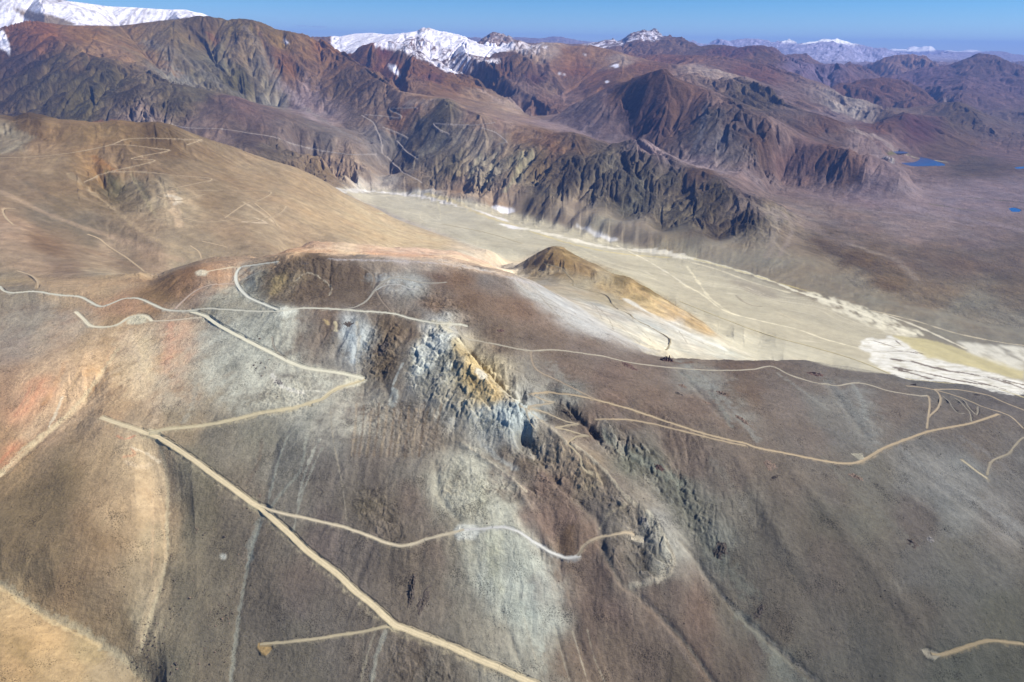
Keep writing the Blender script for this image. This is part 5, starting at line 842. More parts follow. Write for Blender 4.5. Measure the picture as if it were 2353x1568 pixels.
road([(2353, 1005), (2345, 1010), (2328, 1029), (2318, 1043), (2283, 1057), (2273, 1071), (2268, 1092)], 4, (150, 138, 120)); road([(2211, 1057), (2240, 1080), (2268, 1100)], 7, (165, 152, 128))
# beyond the crest
road([(1250, 605), (1282, 614), (1292, 616), (1305, 633), (1319, 649), (1315, 656), (1352, 668), (1393, 680), (1413, 707), (1436, 717), (1470, 740), (1503, 757), (1540, 784), (1530, 804)], 5, (150, 135, 110))
for L in ([(0, 363), (84, 360), (168, 351), (252, 334), (286, 321), (319, 318), (386, 319), (437, 321), (464, 322), (430, 333)], [(259, 333), (302, 334), (353, 341), (390, 346), (353, 354), (302, 365), (356, 369), (319, 380), (249, 396), (195, 418)], [(249, 396), (319, 395), (403, 403), (487, 412), (437, 425), (390, 435)], [(360, 449), (403, 440), (487, 438), (554, 438), (623, 443), (588, 464), (564, 469), (517, 501)],
    [(360, 451), (403, 462), (470, 447)], [(585, 467), (622, 497), (638, 521)], [(659, 474), (638, 494), (571, 512)], [(336, 507), (410, 501), (470, 511), (548, 504)], [(202, 539), (228, 549), (252, 569), (286, 589), (312, 609), (336, 629), (343, 645)], [(34, 480), (7, 480), (13, 501), (30, 517)], [(40, 623), (67, 633), (87, 649), (83, 664)], [(437, 565), (457, 579), (464, 600)], [(465, 555), (500, 563), (522, 569)]):
    road(L, 7, (190, 160, 128))
for L in ([(831, 265), (858, 281), (865, 296), (870, 309), (878, 333), (878, 353), (895, 366), (905, 380), (922, 393), (949, 407), (969, 420)], [(841, 264), (882, 267), (922, 272), (912, 259), (895, 250), (959, 248)], [(912, 324), (925, 339), (936, 353), (959, 365)], [(996, 284), (1080, 288), (1137, 282)], [(996, 285), (1006, 297), (1033, 309)], [(1107, 294), (1134, 302), (1154, 316), (1164, 329), (1144, 331)], [(396, 287), (430, 294), (504, 296), (571, 306), (638, 317), (689, 336), (791, 354), (865, 354)], [(880, 292), (912, 305), (936, 317)]):
    road(L, 9, (170, 155, 135))
for L in ([(1562, 693), (1663, 733), (1764, 770), (1864, 797), (1965, 827), (2049, 861)], [(1016, 515), (1117, 535), (1200, 560)]):
    road(L, 6, (215, 196, 145), cut=0)
# pads
patch([(800, 862), (838, 868), (842, 874), (815, 890), (780, 893), (790, 878)], (215, 210, 190), .8, 1, 1.5)
patch([(335, 985), (352, 988), (372, 992), (365, 1010), (345, 1004)], (212, 198, 165), .8, 1, 1)
patch([(565, 1150), (580, 1140), (600, 1160), (615, 1172), (600, 1180), (575, 1168)], (208, 192, 155), .8, 1, 1.5)
patch([(890, 1425), (902, 1436), (925, 1450), (905, 1452), (893, 1442)], (208, 192, 155), .8, 1, 1)
patch([(640, 706), (668, 706), (690, 712), (668, 722), (655, 735), (640, 725)], (218, 222, 214), .85, 2, 1.5)
patch([(985, 735), (1005, 738), (1040, 742), (1030, 752), (1045, 765), (1030, 765), (1000, 748)], (205, 195, 170), .7, 1, 1.5)
def pad(L, c):
    r = patch(L, c, 1, 0, 0)
    if r is None: return
    s, m = r; mm = m > .5
    if mm.any(): z = float(np.median(H[s][mm])); b = blur(m, 1, 1); H[s] = H[s] * (1 - b) + z * b
pad([(1452, 1225), (1483, 1234), (1478, 1249), (1449, 1241)], (190, 178, 160)); pad([(1344, 1079), (1366, 1082), (1361, 1095), (1347, 1088)], (170, 155, 130))
pad([(2118, 1490), (2132, 1487), (2165, 1506), (2146, 1521), (2127, 1512)], (130, 125, 115)); pad([(594, 1477), (625, 1478), (626, 1490), (612, 1510), (600, 1508), (590, 1490)], (150, 122, 82))
pad([(1955, 1041), (1981, 1041), (1985, 1056), (1974, 1059)], (150, 145, 132))
patch([(1045, 1215), (1055, 1205), (1085, 1206), (1100, 1215), (1103, 1228), (1085, 1240), (1055, 1240), (1042, 1228)], (205, 208, 205), .85, 1, .8)
patch([(506, 1276), (512, 1273), (519, 1276), (519, 1284), (512, 1286), (506, 1281)], (225, 225, 215), 1, 1, .2)
patch([(448, 625), (460, 620), (478, 624), (474, 634), (452, 634)], (228, 215, 190), .9, 1, .5)
patch([(296, 730), (320, 723), (342, 730), (336, 742), (290, 745)], (225, 218, 190), .8, 1, .5)
patch([(1040, 790), (1080, 805), (1130, 880), (1180, 930), (1150, 930), (1090, 890), (1050, 840)], (175, 145, 100), .45, 2, 2)
patch([(1088, 850), (1100, 846), (1118, 862), (1120, 875), (1104, 870)], (228, 220, 205), .9, 1, 1)
patch([(1150, 920), (1190, 930), (1225, 970), (1215, 1000), (1170, 985), (1140, 950)], (165, 180, 190), .6, 2, 2)
patch([(985, 765), (1020, 775), (1040, 800), (1000, 815), (960, 830), (950, 820)], (182, 190, 195), .6, 2, 2)

# lakes: level basins
LAKES = []
for k, L in enumerate(([(2061, 371), (2086, 368), (2103, 361), (2126, 363), (2150, 370), (2172, 380), (2133, 382), (2096, 382), (2073, 376)], [(2046, 350), (2065, 347), (2086, 351), (2066, 353)], [(2318, 479), (2330, 477), (2347, 483), (2341, 487), (2325, 486)], [(2331, 385), (2353, 383), (2375, 385), (2340, 388)])):
    u = dens2(L + [L[0]], 4)[:-1]; p0 = hit(u[:, 0], u[:, 1], H); zl = float(np.median(p0[:, 2])); p = at_z(u[:, 0], u[:, 1], np.full(len(u), zl))
    s_, j_ = (p[:, 0] / W(p[:, 1]) + 1) / 2 * (NX - 1), np.interp(np.log(p[:, 1]), LY, np.arange(NY))
    i0, i1, j0, j1 = max(0, int(s_.min()) - 45), min(NX, int(s_.max()) + 45), int(j_.min()) - 45, int(j_.max()) + 45
    I, J = np.meshgrid(np.arange(i0, i1), np.arange(j0, j1)); ins = np.zeros(I.shape, bool)
    for a in range(len(s_)):
        x1, y1, x2, y2 = s_[a - 1], j_[a - 1], s_[a], j_[a]
        if y1 != y2: ins ^= ((y1 > J) != (y2 > J)) & (I < (x2 - x1) * (J - y1) / (y2 - y1) + x1)
    m = np.clip(blur(ins.astype(F32), 14, 2) * 3.5, 0, 1); m[ins] = 1; sub = H[j0:j1, i0:i1]
    sub[:] = sub * (1 - m) + (zl + 2.0) * m
    # keep what lies between the shore and the camera below the line of sight
    yy = GYf[j0 - 30:j0 + 14, i0:i1]; sl_ = zl + (1500 - zl) * (1 - yy / p[:, 1].min()) * .75; sub = H[j0 - 30:j0 + 14, i0:i1]; sub[:] = np.minimum(sub, np.maximum(sl_, zl + 2))
    H[j0:j1, i0:i1][ins] = zl - 6
    LAKES.append((p, zl))
# ------------------------------------------------------------------ materials and the meshes of the ground
def attr_mat(name, bump, scl, rough=0.95, fine=.22, speck=0):
    m = bpy.data.materials.new(name); m.use_nodes = True; t = m.node_tree; n = t.nodes; l = t.links
    b = n['Principled BSDF']; b.inputs['Roughness'].default_value = rough; b.inputs['Specular IOR Level'].default_value = 0.15
    a = n.new('ShaderNodeAttribute'); a.attribute_name = 'ground'
    g = n.new('ShaderNodeNewGeometry')
    mp = n.new('ShaderNodeVectorMath'); mp.operation = 'SCALE'; mp.inputs['Scale'].default_value = 1.0 / scl
    l.new(g.outputs['Position'], mp.inputs[0])
    n1 = n.new('ShaderNodeTexNoise'); n1.inputs['Scale'].default_value = 1.0; n1.inputs['Detail'].default_value = 8; n1.inputs['Roughness'].default_value = .68
    l.new(mp.outputs[0], n1.inputs['Vector'])
    r = n.new('ShaderNodeMapRange'); r.inputs[1].default_value = .3; r.inputs[2].default_value = .7; r.inputs[3].default_value = 1 - fine; r.inputs[4].default_value = 1 + fine
    l.new(n1.outputs[0], r.inputs[0])
    mx = n.new('ShaderNodeVectorMath'); mx.operation = 'SCALE'
    l.new(a.outputs['Color'], mx.inputs[0]); l.new(r.outputs[0], mx.inputs['Scale']); l.new(mx.outputs[0], b.inputs['Base Color'])
    if speck:
        n2 = n.new('ShaderNodeTexVoronoi'); n2.inputs['Scale'].default_value = scl / speck; l.new(mp.outputs[0], n2.inputs['Vector'])
        n3 = n.new('ShaderNodeTexNoise'); n3.inputs['Scale'].default_value = scl / (speck * 14); n3.inputs['Detail'].default_value = 3; l.new(mp.outputs[0], n3.inputs['Vector'])
        a1 = n.new('ShaderNodeMath'); a1.operation = 'MULTIPLY_ADD'; a1.inputs[1].default_value = -1.5; a1.inputs[2].default_value = 1.02; l.new(n3.outputs[0], a1.inputs[0])
        a2 = n.new('ShaderNodeMath'); a2.operation = 'ADD'; l.new(n2.outputs['Distance'], a2.inputs[0]); l.new(a1.outputs[0], a2.inputs[1])
        rr = n.new('ShaderNodeMapRange'); rr.inputs[1].default_value = .30; rr.inputs[2].default_value = .52; rr.inputs[3].default_value = .45; rr.inputs[4].default_value = 1.0; l.new(a2.outputs[0], rr.inputs[0])
        mm = n.new('ShaderNodeMath'); mm.operation = 'MULTIPLY'; l.new(r.outputs[0], mm.inputs[0]); l.new(rr.outputs[0], mm.inputs[1]); l.new(mm.outputs[0], mx.inputs['Scale'])
    bp = n.new('ShaderNodeBump'); bp.inputs['Strength'].default_value = 1.0; bp.inputs['Distance'].default_value = bump
    l.new(n1.outputs[0], bp.inputs['Height']); l.new(bp.outputs[0], b.inputs['Normal'])
    return m
M_near = attr_mat('near_ground', 4.2, 11, fine=.20, speck=3.2)
M_mid = attr_mat('mid_ground', 7.0, 45)
M_far = attr_mat('far_ground', 34.0, 130, fine=.30)
M_flat = attr_mat('flat_ground', 0.6, 40, fine=.1)

def setcol(o, c):
    me = o.data; at = me.attributes.new('ground', 'FLOAT_COLOR', 'POINT')
    cc = np.ones((len(c), 4), F32); cc[:, :3] = np.clip(c, 0.01, 0.9); at.data.foreach_set('color', cc.ravel())
V = np.stack([GX, GY, H], -1).reshape(-1, 3).astype(F32); CF = COL.reshape(-1, 3)
idx = np.arange(NX * NY, dtype=np.int32).reshape(NY, NX)
Fq = np.stack([idx[:-1, :-1], idx[:-1, 1:], idx[1:, 1:], idx[1:, :-1]], -1).reshape(-1, 4)
# which piece of land each cell belongs to
REG = np.zeros((NY, NX), np.int8)
REGN = [('foreground_mountain', M_near)]
REG[:] = 0
def az_row(L):                       # boundary: forward distance as a function of s, from (u, y) pairs
    us = np.array([(u - PW / 2) / FP * y * 1.0 / W(y) for u, y in L]); ys = np.array([y for u, y in L]); o = np.argsort(us)
    return np.interp(SX, us[o], ys[o])
b1 = az_row([(-400, 2300), (0, 2350), (350, 2420), (600, 2560), (900, 2600), (1100, 2600), (1180, 2450), (1300, 2150), (1400, 2050), (1530, 2150), (1700, 2300), (2000, 2350), (2800, 2350)])
b2 = az_row([(-600, 5900), (0, 5900), (500, 6000), (750, 6300), (880, 7300), (1000, 7450), (1200, 6700), (1400, 6200), (1600, 5600), (1760, 5300), (1850, 5250), (2000, 4300), (2353, 3700), (2900, 3500)])
b3 = az_row([(-600, 14300), (400, 14300), (760, 13900), (1100, 11500), (1300, 10400), (1500, 8200), (1700, 7000), (1900, 6700), (2100, 6600), (2800, 6600)])
b4 = az_row([(-600, 26500), (2800, 26500)])
Yc = GYf
REG[Yc > b1[None, :]] = 1; REG[Yc > b2[None, :]] = 2; REG[Yc > b3[None, :]] = 3; REG[Yc > b4[None, :]] = 4
# sand hill and cone hill are split from the valley floor
sandb = np.zeros((NY, NX), bool)
sp_ = (SAND[:, 0] / W(SAND[:, 1])); xb = np.interp(SX, np.array([-1, -.1, 0.0]), np.array([6200, 5700, 4500]))
REG[(REG == 1) & (GXf < 40) & (Yc < xb[None, :] + 200) & (GXf < (Yc - 2300) * 0 + np.interp(Yc, [2300, 3500, 4300, 5200, 5900], [-250, -120, 60, -500, -1500]))] = 5
r_ = patch([(1160, 625), (1185, 610), (1240, 570), (1272, 560), (1310, 572), (1360, 598), (1440, 632), (1530, 682), (1610, 735), (1660, 772), (1560, 750), (1480, 718), (1400, 690), (1300, 650), (1200, 640)], None, 1, 0, 0)
sub = REG[r_[0]]; sub[(r_[1] > .5) & (sub == 1)] = 6
r_ = patch([(945, 800), (975, 762), (1010, 748), (1040, 765), (1075, 800), (1120, 840), (1170, 890), (1215, 940), (1245, 985), (1215, 1010), (1150, 1010), (1080, 975), (1010, 935), (950, 905), (930, 860)], None, 1, 0, 0)
sub = REG[r_[0]]; sub[(r_[1] > .5) & (sub == 0)] = 7
CR = REG[:-1, :-1].ravel()
sm_ = blur((REG == 5).astype(F32), 6, 1)[..., None]; COL = COL * (1 - .13 * sm_); COL = COL + (COL.mean(-1, keepdims=True) - COL) * .15 * sm_; CF = COL.reshape(-1, 3)
def piece(name, k, mat):
    f = Fq[CR == k]
    if not len(f): return None
    u, inv = np.unique(f, return_inverse=True)
    o = mk(name, V[u], inv.reshape(-1, 4).astype(np.int32), mat); setcol(o, CF[u]); return o
for k, (nm, mt) in enumerate((('foreground_mountain', M_near), ('valley_floor', M_flat), ('craggy_ridge', M_far), ('mountains', M_far), ('distant_mountains', M_far), ('sand_hill', M_mid), ('cone_hill', M_mid), ('rock_outcrop', M_near))):
    o = piece(nm, k, mt)
    if o is None: print('no', nm); continue
    if nm == 'rock_outcrop':
        o['label'] = 'big jagged blue-grey and rust-yellow rock outcrop on the spur in the middle'; o['category'] = 'rock outcrop'
        CRAG = o
    else: o['kind'] = 'structure'

M_road = attr_mat('road_dirt', 0.25, 5, fine=.12)
for k, (p, w_, c, ce) in enumerate(ROADS):
    d = np.gradient(p[:, :2], axis=0); d /= np.linalg.norm(d, axis=1)[:, None] + 1e-9; nrm = np.c_[-d[:, 1], d[:, 0]]
    offs = np.array([-.5, -.33, -.2, -.08, .08, .2, .33, .5]) * w_; n = len(p)
    wv = 1 + 0.22 * fbm(np.arange(n) * .45 + k * 5, np.zeros(n) + .5, 3)
    lift = 0.22 + ce * 0.10 + 0.012 * k
    Vr = []
    hb = (.45 + .07 * w_) if (ce < 3.2 and w_ >= 3.9) else 0.0
    ox = np.r_[-.5 * w_ - 2.2, -.5 * w_ - .7, offs, .5 * w_ + .7, .5 * w_ + 2.2] if hb else offs
    dz_ = np.r_[-1.4, hb, offs * 0, hb, -1.4] if hb else offs * 0; m_ = len(ox)
    for q_, (o_, dz1) in enumerate(zip(ox, dz_)):
        xy = p[:, :2] + nrm * (o_ * wv)[:, None]; zt = bil(H, xy[:, 0], xy[:, 1])
        rag = 1 + .8 * fbm(np.arange(n) * .9 + k * 3 + q_ * 11, np.zeros(n) + q_, 3)
        if dz1 < 0: z1 = np.minimum(zt, p[:, 2]) - 1.2
        elif dz1 > 0: z1 = np.maximum(p[:, 2], zt - .3) + dz1 * rag
        else: z1 = np.maximum(p[:, 2], np.minimum(zt, p[:, 2] + .6)) + lift
        Vr.append(np.c_[xy, z1])
    Vr = np.stack(Vr, 1).reshape(-1, 3)
    ii = np.arange(n * m_).reshape(n, m_); Fr = np.stack([ii[:-1, :-1], ii[:-1, 1:], ii[1:, 1:], ii[1:, :-1]], -1).reshape(-1, 4)[:, ::-1]
    o = mk('dirt_road', Vr, Fr, M_road); o['kind'] = 'structure'
    cc = toalb(c, p[n // 2]); pr = np.array([.80, .95, 1.08, .93, .95, 1.08, .95, .80]); pr = np.r_[.7, .8, pr, .8, .7] if hb else pr
    cols = np.repeat(cc[None], n * m_, 0).reshape(n, m_, 3) * pr[None, :, None] * (1 + .16 * fbm(np.arange(n)[:, None] * .35 + k * 9, np.arange(m_)[None, :] * .3 + 1, 3))[..., None]
    gc = np.stack([bil(COL[..., e], Vr[:, 0], Vr[:, 1]) for e in range(3)], -1).reshape(n, m_, 3)
    for e in ((0, 1, 2, -3, -2, -1) if hb else (0, -1)): cols[:, e] = cols[:, e] * .45 + gc[:, e] * .55
    cols = cols.reshape(-1, 3)
    setcol(o, cols)

# ------------------------------------------------------------------ water
def flatmat(name, c, rough, spec=.5):
    m = bpy.data.materials.new(name); m.use_nodes = True; b = m.node_tree.nodes['Principled BSDF']
    b.inputs['Base Color'].default_value = (*c, 1); b.inputs['Roughness'].default_value = rough; b.inputs['Specular IOR Level'].default_value = spec; return m
M_wat = flatmat('lake_water', (0.012, 0.06, 0.19), .2)
t = M_wat.node_tree; nz = t.nodes.new('ShaderNodeTexNoise'); nz.inputs['Scale'].default_value = .02; bpn = t.nodes.new('ShaderNodeBump'); bpn.inputs['Distance'].default_value = 2
t.links.new(nz.outputs[0], bpn.inputs['Height']); t.links.new(bpn.outputs[0], t.nodes['Principled BSDF'].inputs['Normal'])
for p, zl in LAKES:
    c = p.mean(0); q_ = c + (p - c) * 1.06; q_[:, 2] = zl - 1.0
    me = bpy.data.meshes.new('lake'); me.from_pydata([tuple(a) for a in q_] , [], [list(range(len(q_)))]); o = bpy.data.objects.new('lake', me); C.objects.link(o); me.materials.append(M_wat); o['kind'] = 'structure'

# ------------------------------------------------------------------ rock outcrops and boulders
def rockmat(name, c, sc=3.0):
    m = bpy.data.materials.new(name); m.use_nodes = True; t = m.node_tree; n = t.nodes; l = t.links; b = n['Principled BSDF']; b.inputs['Roughness'].default_value = .95; b.inputs['Specular IOR Level'].default_value = .15
    g = n.new('ShaderNodeNewGeometry'); mp = n.new('ShaderNodeVectorMath'); mp.operation = 'SCALE'; mp.inputs['Scale'].default_value = 1 / sc; l.new(g.outputs['Position'], mp.inputs[0])
    nz = n.new('ShaderNodeTexNoise'); nz.inputs['Detail'].default_value = 6; nz.inputs['Scale'].default_value = 1; l.new(mp.outputs[0], nz.inputs['Vector'])
    r = n.new('ShaderNodeValToRGB'); r.color_ramp.elements[0].position = .3; r.color_ramp.elements[1].position = .72
    r.color_ramp.elements[0].color = (*[x * .55 for x in c], 1); r.color_ramp.elements[1].color = (*[min(.8, x * 1.5) for x in c], 1)
    l.new(nz.outputs[0], r.inputs[0]); l.new(r.outputs[0], b.inputs['Base Color'])
    bp = n.new('ShaderNodeBump'); bp.inputs['Distance'].default_value = .6; l.new(nz.outputs[0], bp.inputs['Height']); l.new(bp.outputs[0], b.inputs['Normal'])
    return m
import bmesh
def rockbm(bm, loc, size, seed, sub=2):
    r = random.Random(seed); res_ = bmesh.ops.create_icosphere(bm, subdivisions=sub, radius=1.0); vs = res_['verts']
    pl_ = [(Vector((r.gauss(0, 1), r.gauss(0, 1), r.gauss(0, .8))).normalized(), r.uniform(.45, .9)) for _ in range(11)]
    rot = Matrix.Rotation(r.random() * 6.28, 3, 'Z')
    for v in vs:
        co = v.co.copy()
        for nn, dd in pl_:
            e = co.dot(nn) - dd
            if e > 0: co -= nn * e
        co *= 1 + r.uniform(-.05, .05); co = rot @ co
        v.co = Vector((co.x * size[0], co.y * size[1], co.z * size[2])) + Vector(loc)
def rocks(name, uv, size, c, label, n=26, ang=0.0, hgt=5.0, group=None):
    p = hit([uv[0]], [uv[1]], H)[0]
    if not np.isfinite(p[1]): print('rock lost', uv); return
    ca, sa = math.cos(ang), math.sin(ang); step = max(.7, max(size) / 22)
    na, nb = int(size[0] * 2.4 / step) + 2, int(size[1] * 2.4 / step) + 2
    A_, B_ = np.meshgrid(np.linspace(-1.2, 1.2, na) * size[0], np.linspace(-1.2, 1.2, nb) * size[1])
    X, Y = p[0] + A_ * ca - B_ * sa, p[1] + A_ * sa + B_ * ca
    sc_ = max(2.2, min(size) * .38); h1, k1 = blocks(A_ / sc_ + uv[0], B_ / (sc_ * 1.6) + uv[1]); h2, k2 = blocks(A_ / (sc_ * .4), B_ / (sc_ * .45) + 3)
    rr_ = np.hypot(A_ / size[0], B_ / size[1]) + fbm(A_ / (size[0] * .7) + uv[0], B_ / (size[1] * .7), 3) * .5
    mk_ = np.clip(1.15 - rr_ * 1.25, -.15, 1)
    Z = bil(H, X.ravel(), Y.ravel()).reshape(X.shape) - .5 + np.where(mk_ > 0, hgt * mk_ ** .7 * (.15 + 1.0 * h1 * (.45 + .55 * k1) + .4 * (h2 - .4) * (.4 + .6 * k2)), -1.2)
    ix_ = np.arange(na * nb).reshape(nb, na); Fr_ = np.stack([ix_[:-1, :-1], ix_[:-1, 1:], ix_[1:, 1:], ix_[1:, :-1]], -1).reshape(-1, 4)
    o = mk(name, np.stack([X - p[0], Y - p[1], Z - p[2]], -1).reshape(-1, 3), Fr_, c); o.data.polygons.foreach_set('use_smooth', np.zeros(len(Fr_), bool))
    o.location = p; o['label'] = label; o['category'] = 'rock outcrop'
    return o
R_dark = rockmat('dark_rock', (.075, .062, .052)); R_red = rockmat('red_rock', (.105, .066, .055)); R_brn = rockmat('brown_rock', (.15, .11, .085)); R_gry = rockmat('grey_rock', (.16, .15, .14))
OUT = [((1532, 829), (24, 13), R_red, 'dark red crag standing on the skyline edge above the white flank', 34, 0, 13), ((1446, 842), (34, 14), R_red, 'reddish brown rock outcrop just under the skyline road', 30, -.8, 4), ((946, 1355), (8, 36), R_dark, 'tall shadowed rock wall above the main dirt road', 40, -.05, 8), ((975, 1380), (13, 30), R_dark, 'brown broken rocks right of the shadowed rock wall', 30, -.3, 3.2),  # the wall's dark material colours in the shadow on its face
    ((1655, 1265), (15, 18), R_dark, 'black rock lump beside the lower dry gully', 22, -.6, 5), ((1745, 1405), (7, 20), R_dark, 'long thin dark outcrop low on the right slope', 22, -.9, 3), ((1768, 1070), (18, 18), R_brn, 'scattered reddish rocks under the long right road', 18, -.6, 2.6), ((1780, 1098), (6, 20), R_dark, 'narrow dark rock rib below the scattered reddish rocks', 16, -.9, 2.6), ((1968, 1096), (20, 10), R_brn, 'low reddish rocks under the grey pad bend', 14, -.3, 2.4),
    ((2095, 1248), (16, 14), R_dark, 'dark banded outcrop far down the right slope', 18, -.7, 3.2), ((2138, 1240), (12, 12), R_gry, 'grey striped rocks right of the dark banded outcrop', 14, -.7, 2.4), ((1515, 1076), (14, 8), R_red, 'dark red rock at the top of the green-grey gully bank', 20, -.5, 5), ((1569, 888), (18, 12), R_brn, 'brown rocks on the grey streak of the upper right slope', 16, -.9, 2.6), ((1622, 925), (14, 14), R_brn, 'small round patch of brown rocks above the long road', 16, -.5, 2.4),
    ((1660, 905), (12, 26), R_brn, 'pale-edged brown outcrop curving down the upper right slope', 20, .5, 2.8), ((1706, 965), (10, 30), R_brn, 'long brown outcrop slanting above the long right road', 24, .45, 3.2), ((1875, 860), (30, 14), R_red, 'reddish brown knob above the skyline road bend', 24, 0, 5), ((1560, 905), (16, 10), R_dark, 'dark rocks left of the round brown rock patch', 14, -.9, 2.4),
    ((598, 1140), (5, 5), R_brn, 'brown spoil pile at the fork of the main road', 16, 0, 1.8), ((640, 880), (18, 10), R_gry, 'pale rubble at the end of the white side track', 20, -.6, 2.4), ((800, 745), (16, 12), R_dark, 'dark rocks at the head of the blue-white scar', 22, 0, 4), ((880, 800), (26, 26), R_dark, 'broad dark rocky rib left of the central crag', 40, .3, 4), ((1150, 760), (12, 8), R_red, 'small red rocks by the end of the ridge track', 12, 0, 2.4), ((1075, 740), (8, 5), R_dark, 'dark rock knot at the dead end of the ridge track', 10, 0, 2.4),
    ((1310, 955), (30, 8), R_dark, 'black cliff band beside the switchbacks', 40, -.75, 6), ((1370, 1000), (26, 6), R_dark, 'lower end of the black cliff band below the switchbacks', 26, -.75, 6), ((700, 605), (14, 10), R_dark, 'dark rocks on top of the black knoll', 18, 0, 3), ((1250, 1105), (22, 6), R_brn, 'brown rock ledges under the crag spur', 24, -.4, 4), ((1478, 1195), (10, 8), R_gry, 'grey rock fins above the lower drill pad', 16, -.4, 4), ((2100, 885), (14, 6), R_dark, 'black rock tip on the right skyline', 12, 0, 4), ((2245, 908), (12, 8), R_dark, 'dark rocks beside the far right switchbacks', 12, 0, 3)]
for uv, sz, c, lab, n, a, hg in OUT: rocks('rock_outcrop', uv, sz, c, lab, n, a, hg)
# boulders
BM = []
for k in range(6):
    bm = bmesh.new(); rockbm(bm, (0, 0, 0), (1, 1, 1), k * 13 + 1, 2); me = bpy.data.meshes.new('boulder'); bm.to_mesh(me); bm.free(); me.materials.append(R_dark if k % 3 else R_brn); BM.append(me)
CL = [('7', 980, 1280, 34, 50, 'among the others just above the meeting of the two dry washes'), ('7', 1000, 1400, 30, 50, 'below the meeting of the two dry washes'), ('7', 890, 1450, 16, 40, 'lying in the wash at the lower left'), ('7', 1200, 1460, 16, 60, 'near the bottom edge of the grey brown slope'), ('7', 1375, 1440, 12, 50, 'on the slope left of the small brown pad'), ('7', 1330, 545, 12, 28, 'in the small patch left of the white spot'), ('7', 1500, 555, 6, 18, 'in the handful above the white spot'), ('7', 1125, 720, 6, 40, 'on the rim of the tan wash'),
    ('7', 1150, 980, 14, 70, 'on the open slope right of the tan wash'), ('7', 1500, 1110, 28, 45, 'in the dense cluster above the small brown pad'), ('7', 1390, 1200, 12, 50, 'thinly spread left of the dense cluster'), ('7', 1600, 780, 10, 90, 'right of the white spot'), ('7', 1030, 1180, 14, 40, 'along the right bank of the tan wash'), ('7', 1640, 420, 8, 28, 'under the fork of the main road'), ('7', 815, 975, 9, 22, 'on the tan hillside between the washes'), ('4', 1745, 1000, 26, 34, 'on the grey slope left of the white side track'), ('4', 1890, 1150, 14, 50, 'under the white side track'), ('4', 1770, 760, 4, 12, 'beside the track above the main grey road'), ('8', 1700, 60, 0, 1, ''), ('8', 950, 400, 8, 90, 'on the pale patch above the white pad')]
NB_ = 0
for tag_, cx, cy, n, sd_, txt in CL:
    r = random.Random(cx * 3 + cy)
    for k in range(n):
        a = (cx + r.gauss(0, sd_), cy + r.gauss(0, sd_)); u, v = {'7': c7, '4': c4, '8': c8}[tag_]([a])[0]
        p = hit([u], [v], H)[0]
        if not np.isfinite(p[1]): continue
        o = bpy.data.objects.new('boulder', BM[r.randrange(6)]); C.objects.link(o)
        s_ = min(3.2, .75 + r.expovariate(1.6)); o.scale = (s_ * r.uniform(.8, 1.3), s_ * r.uniform(.8, 1.2), s_ * r.uniform(.7, 1.1)); o.rotation_euler = (0, 0, r.random() * 6.28); o.location = (p[0], p[1], p[2] + s_ * .25)
        o['label'] = 'dark boulder ' + txt; o['category'] = 'boulder'; o['group'] = 'boulders ' + txt; NB_ += 1
print('boulders', NB_)

# ------------------------------------------------------------------ loose stones lying all over the near slopes: nobody could count them
NS = 15000
ys = np.exp(rng.uniform(math.log(700), math.log(2150), NS * 3)); xs = rng.uniform(-1, 1, NS * 3) * (ys * .74 + 250)
dn = fbm(xs / 120 + 7, ys / 120, 5, .6) + .35 * perlin(xs / 25, ys / 25); kp = np.argsort(-(dn + rng.random(NS * 3) * .9))[:NS]; xs, ys = xs[kp], ys[kp]; zs = bil(H, xs, ys)
gz, gy_ = bil(np.hypot(*grad(H)).astype(F32), xs, ys), None
ph = (1 + 5 ** .5) / 2; ib = np.array([(-1, ph, 0), (1, ph, 0), (-1, -ph, 0), (1, -ph, 0), (0, -1, ph), (0, 1, ph), (0, -1, -ph), (0, 1, -ph), (ph, 0, -1), (ph, 0, 1), (-ph, 0, -1), (-ph, 0, 1)]) / 1.9
it = np.array([(0, 11, 5), (0, 5, 1), (0, 1, 7), (0, 7, 10), (0, 10, 11), (1, 5, 9), (5, 11, 4), (11, 10, 2), (10, 7, 6), (7, 1, 8), (3, 9, 4), (3, 4, 2), (3, 2, 6), (3, 6, 8), (3, 8, 9), (4, 9, 5), (2, 4, 11), (6, 2, 10), (8, 6, 7), (9, 8, 1)])
sz_ = (.35 + rng.exponential(.28, NS)).clip(.35, 1.7); v_ = ib[None] * rng.uniform(.6, 1.3, (NS, 12, 1)) * sz_[:, None, None] * np.stack([rng.uniform(.7, 1.4, NS), rng.uniform(.7, 1.3, NS), rng.uniform(.5, 1.0, NS)], -1)[:, None]
v_ += np.stack([xs, ys, zs + sz_ * .15], -1)[:, None]; f_ = (it[None] + 12 * np.arange(NS)[:, None, None]).reshape(-1, 3)
me = bpy.data.meshes.new('loose_stones'); me.vertices.add(NS * 12); me.vertices.foreach_set('co', v_.astype(F32).ravel()); me.loops.add(len(f_) * 3); me.loops.foreach_set('vertex_index', f_.astype(np.int32).ravel())
me.polygons.add(len(f_)); me.polygons.foreach_set('loop_start', np.arange(0, len(f_) * 3, 3, dtype=np.int32)); me.update()
o = bpy.data.objects.new('loose_stones', me); C.objects.link(o); o['kind'] = 'stuff'; me.materials.append(M_road)
gc = np.stack([bil(COL[..., e], xs, ys) for e in range(3)], -1) * rng.uniform(.45, 1.15, (NS, 1)); setcol(o, np.repeat(gc, 12, 0))
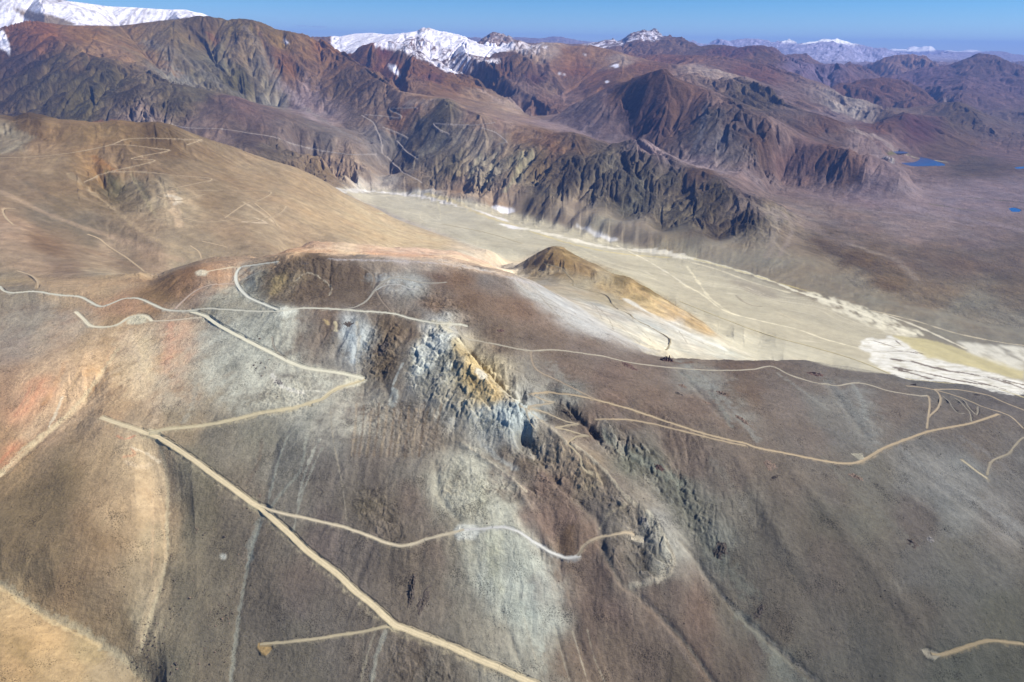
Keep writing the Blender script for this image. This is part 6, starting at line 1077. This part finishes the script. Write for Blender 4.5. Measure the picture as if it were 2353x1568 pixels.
# ------------------------------------------------------------------ air
def haze():
    x0, x1, y0, y1, z0, z1 = -80000, 80000, -3000, 98000, -400, 3000
    v = [(x, y, z) for z in (z0, z1) for y in (y0, y1) for x in (x0, x1)]
    f = [(0, 2, 3, 1), (4, 5, 7, 6), (0, 1, 5, 4), (2, 6, 7, 3), (0, 4, 6, 2), (1, 3, 7, 5)]
    me = bpy.data.meshes.new('haze'); me.from_pydata(v, [], f); o = bpy.data.objects.new('haze', me); C.objects.link(o); o['kind'] = 'stuff'
    m = bpy.data.materials.new('haze'); m.use_nodes = True; t = m.node_tree; t.nodes.clear()
    vo_ = t.nodes.new('ShaderNodeVolumePrincipled'); vo_.inputs['Color'].default_value = HAZE_C; vo_.inputs['Density'].default_value = HAZE_D
    vo_.inputs['Anisotropy'].default_value = 0.0
    out = t.nodes.new('ShaderNodeOutputMaterial'); t.links.new(vo_.outputs[0], out.inputs['Volume']); me.materials.append(m)
HAZE_C = (0.22, 0.39, 1.0, 1); HAZE_D = 1 / 62000
haze()

# ------------------------------------------------------------------ small thin clouds above the far horizon
mc = bpy.data.materials.new('thin_cloud'); mc.use_nodes = True; t = mc.node_tree; t.nodes.clear()
vv = t.nodes.new('ShaderNodeVolumePrincipled'); vv.inputs['Color'].default_value = (.62, .7, .85, 1); vv.inputs['Density'].default_value = 1 / 4200
oo = t.nodes.new('ShaderNodeOutputMaterial'); t.links.new(vv.outputs[0], oo.inputs['Volume'])
for (u, v, wpx, hpx, lab) in ((692, 60, 34, 3.2, 'thin grey blue cloud streak, left one of the pair above the blue range'), (730, 62, 40, 3.6, 'thin grey blue cloud streak, right one of the pair above the blue range'), (888, 69, 22, 2.4, 'tiny flat cloud just left of the longer flat cloud by the snow mountain'), (921, 70, 40, 3.0, 'long flat cloud touching the top of the snow mountain'), (1012, 70, 26, 2.4, 'small flat cloud right of the rocky tip of the snow mountain')):
    p = at_y([u], [v], [112000.])[0]; k = np.linalg.norm(p) / FP
    bm = bmesh.new(); bmesh.ops.create_icosphere(bm, subdivisions=4, radius=1.0)
    for q_ in bm.verts:
        c_ = q_.co; f = 1 + .25 * math.sin(c_.x * 7 + u) * math.cos(c_.y * 5 + v); q_.co = Vector((c_.x * wpx * k * .5, c_.y * wpx * k * .35, c_.z * hpx * k * .5 * f * (1 + .3 * math.sin(c_.x * 11 + v))))
    me = bpy.data.meshes.new('cloud'); bm.to_mesh(me); bm.free(); me.materials.append(mc)
    o = bpy.data.objects.new('cloud', me); o.location = p; C.objects.link(o); o['label'] = lab; o['category'] = 'cloud'; o['group'] = 'thin clouds over the horizon'
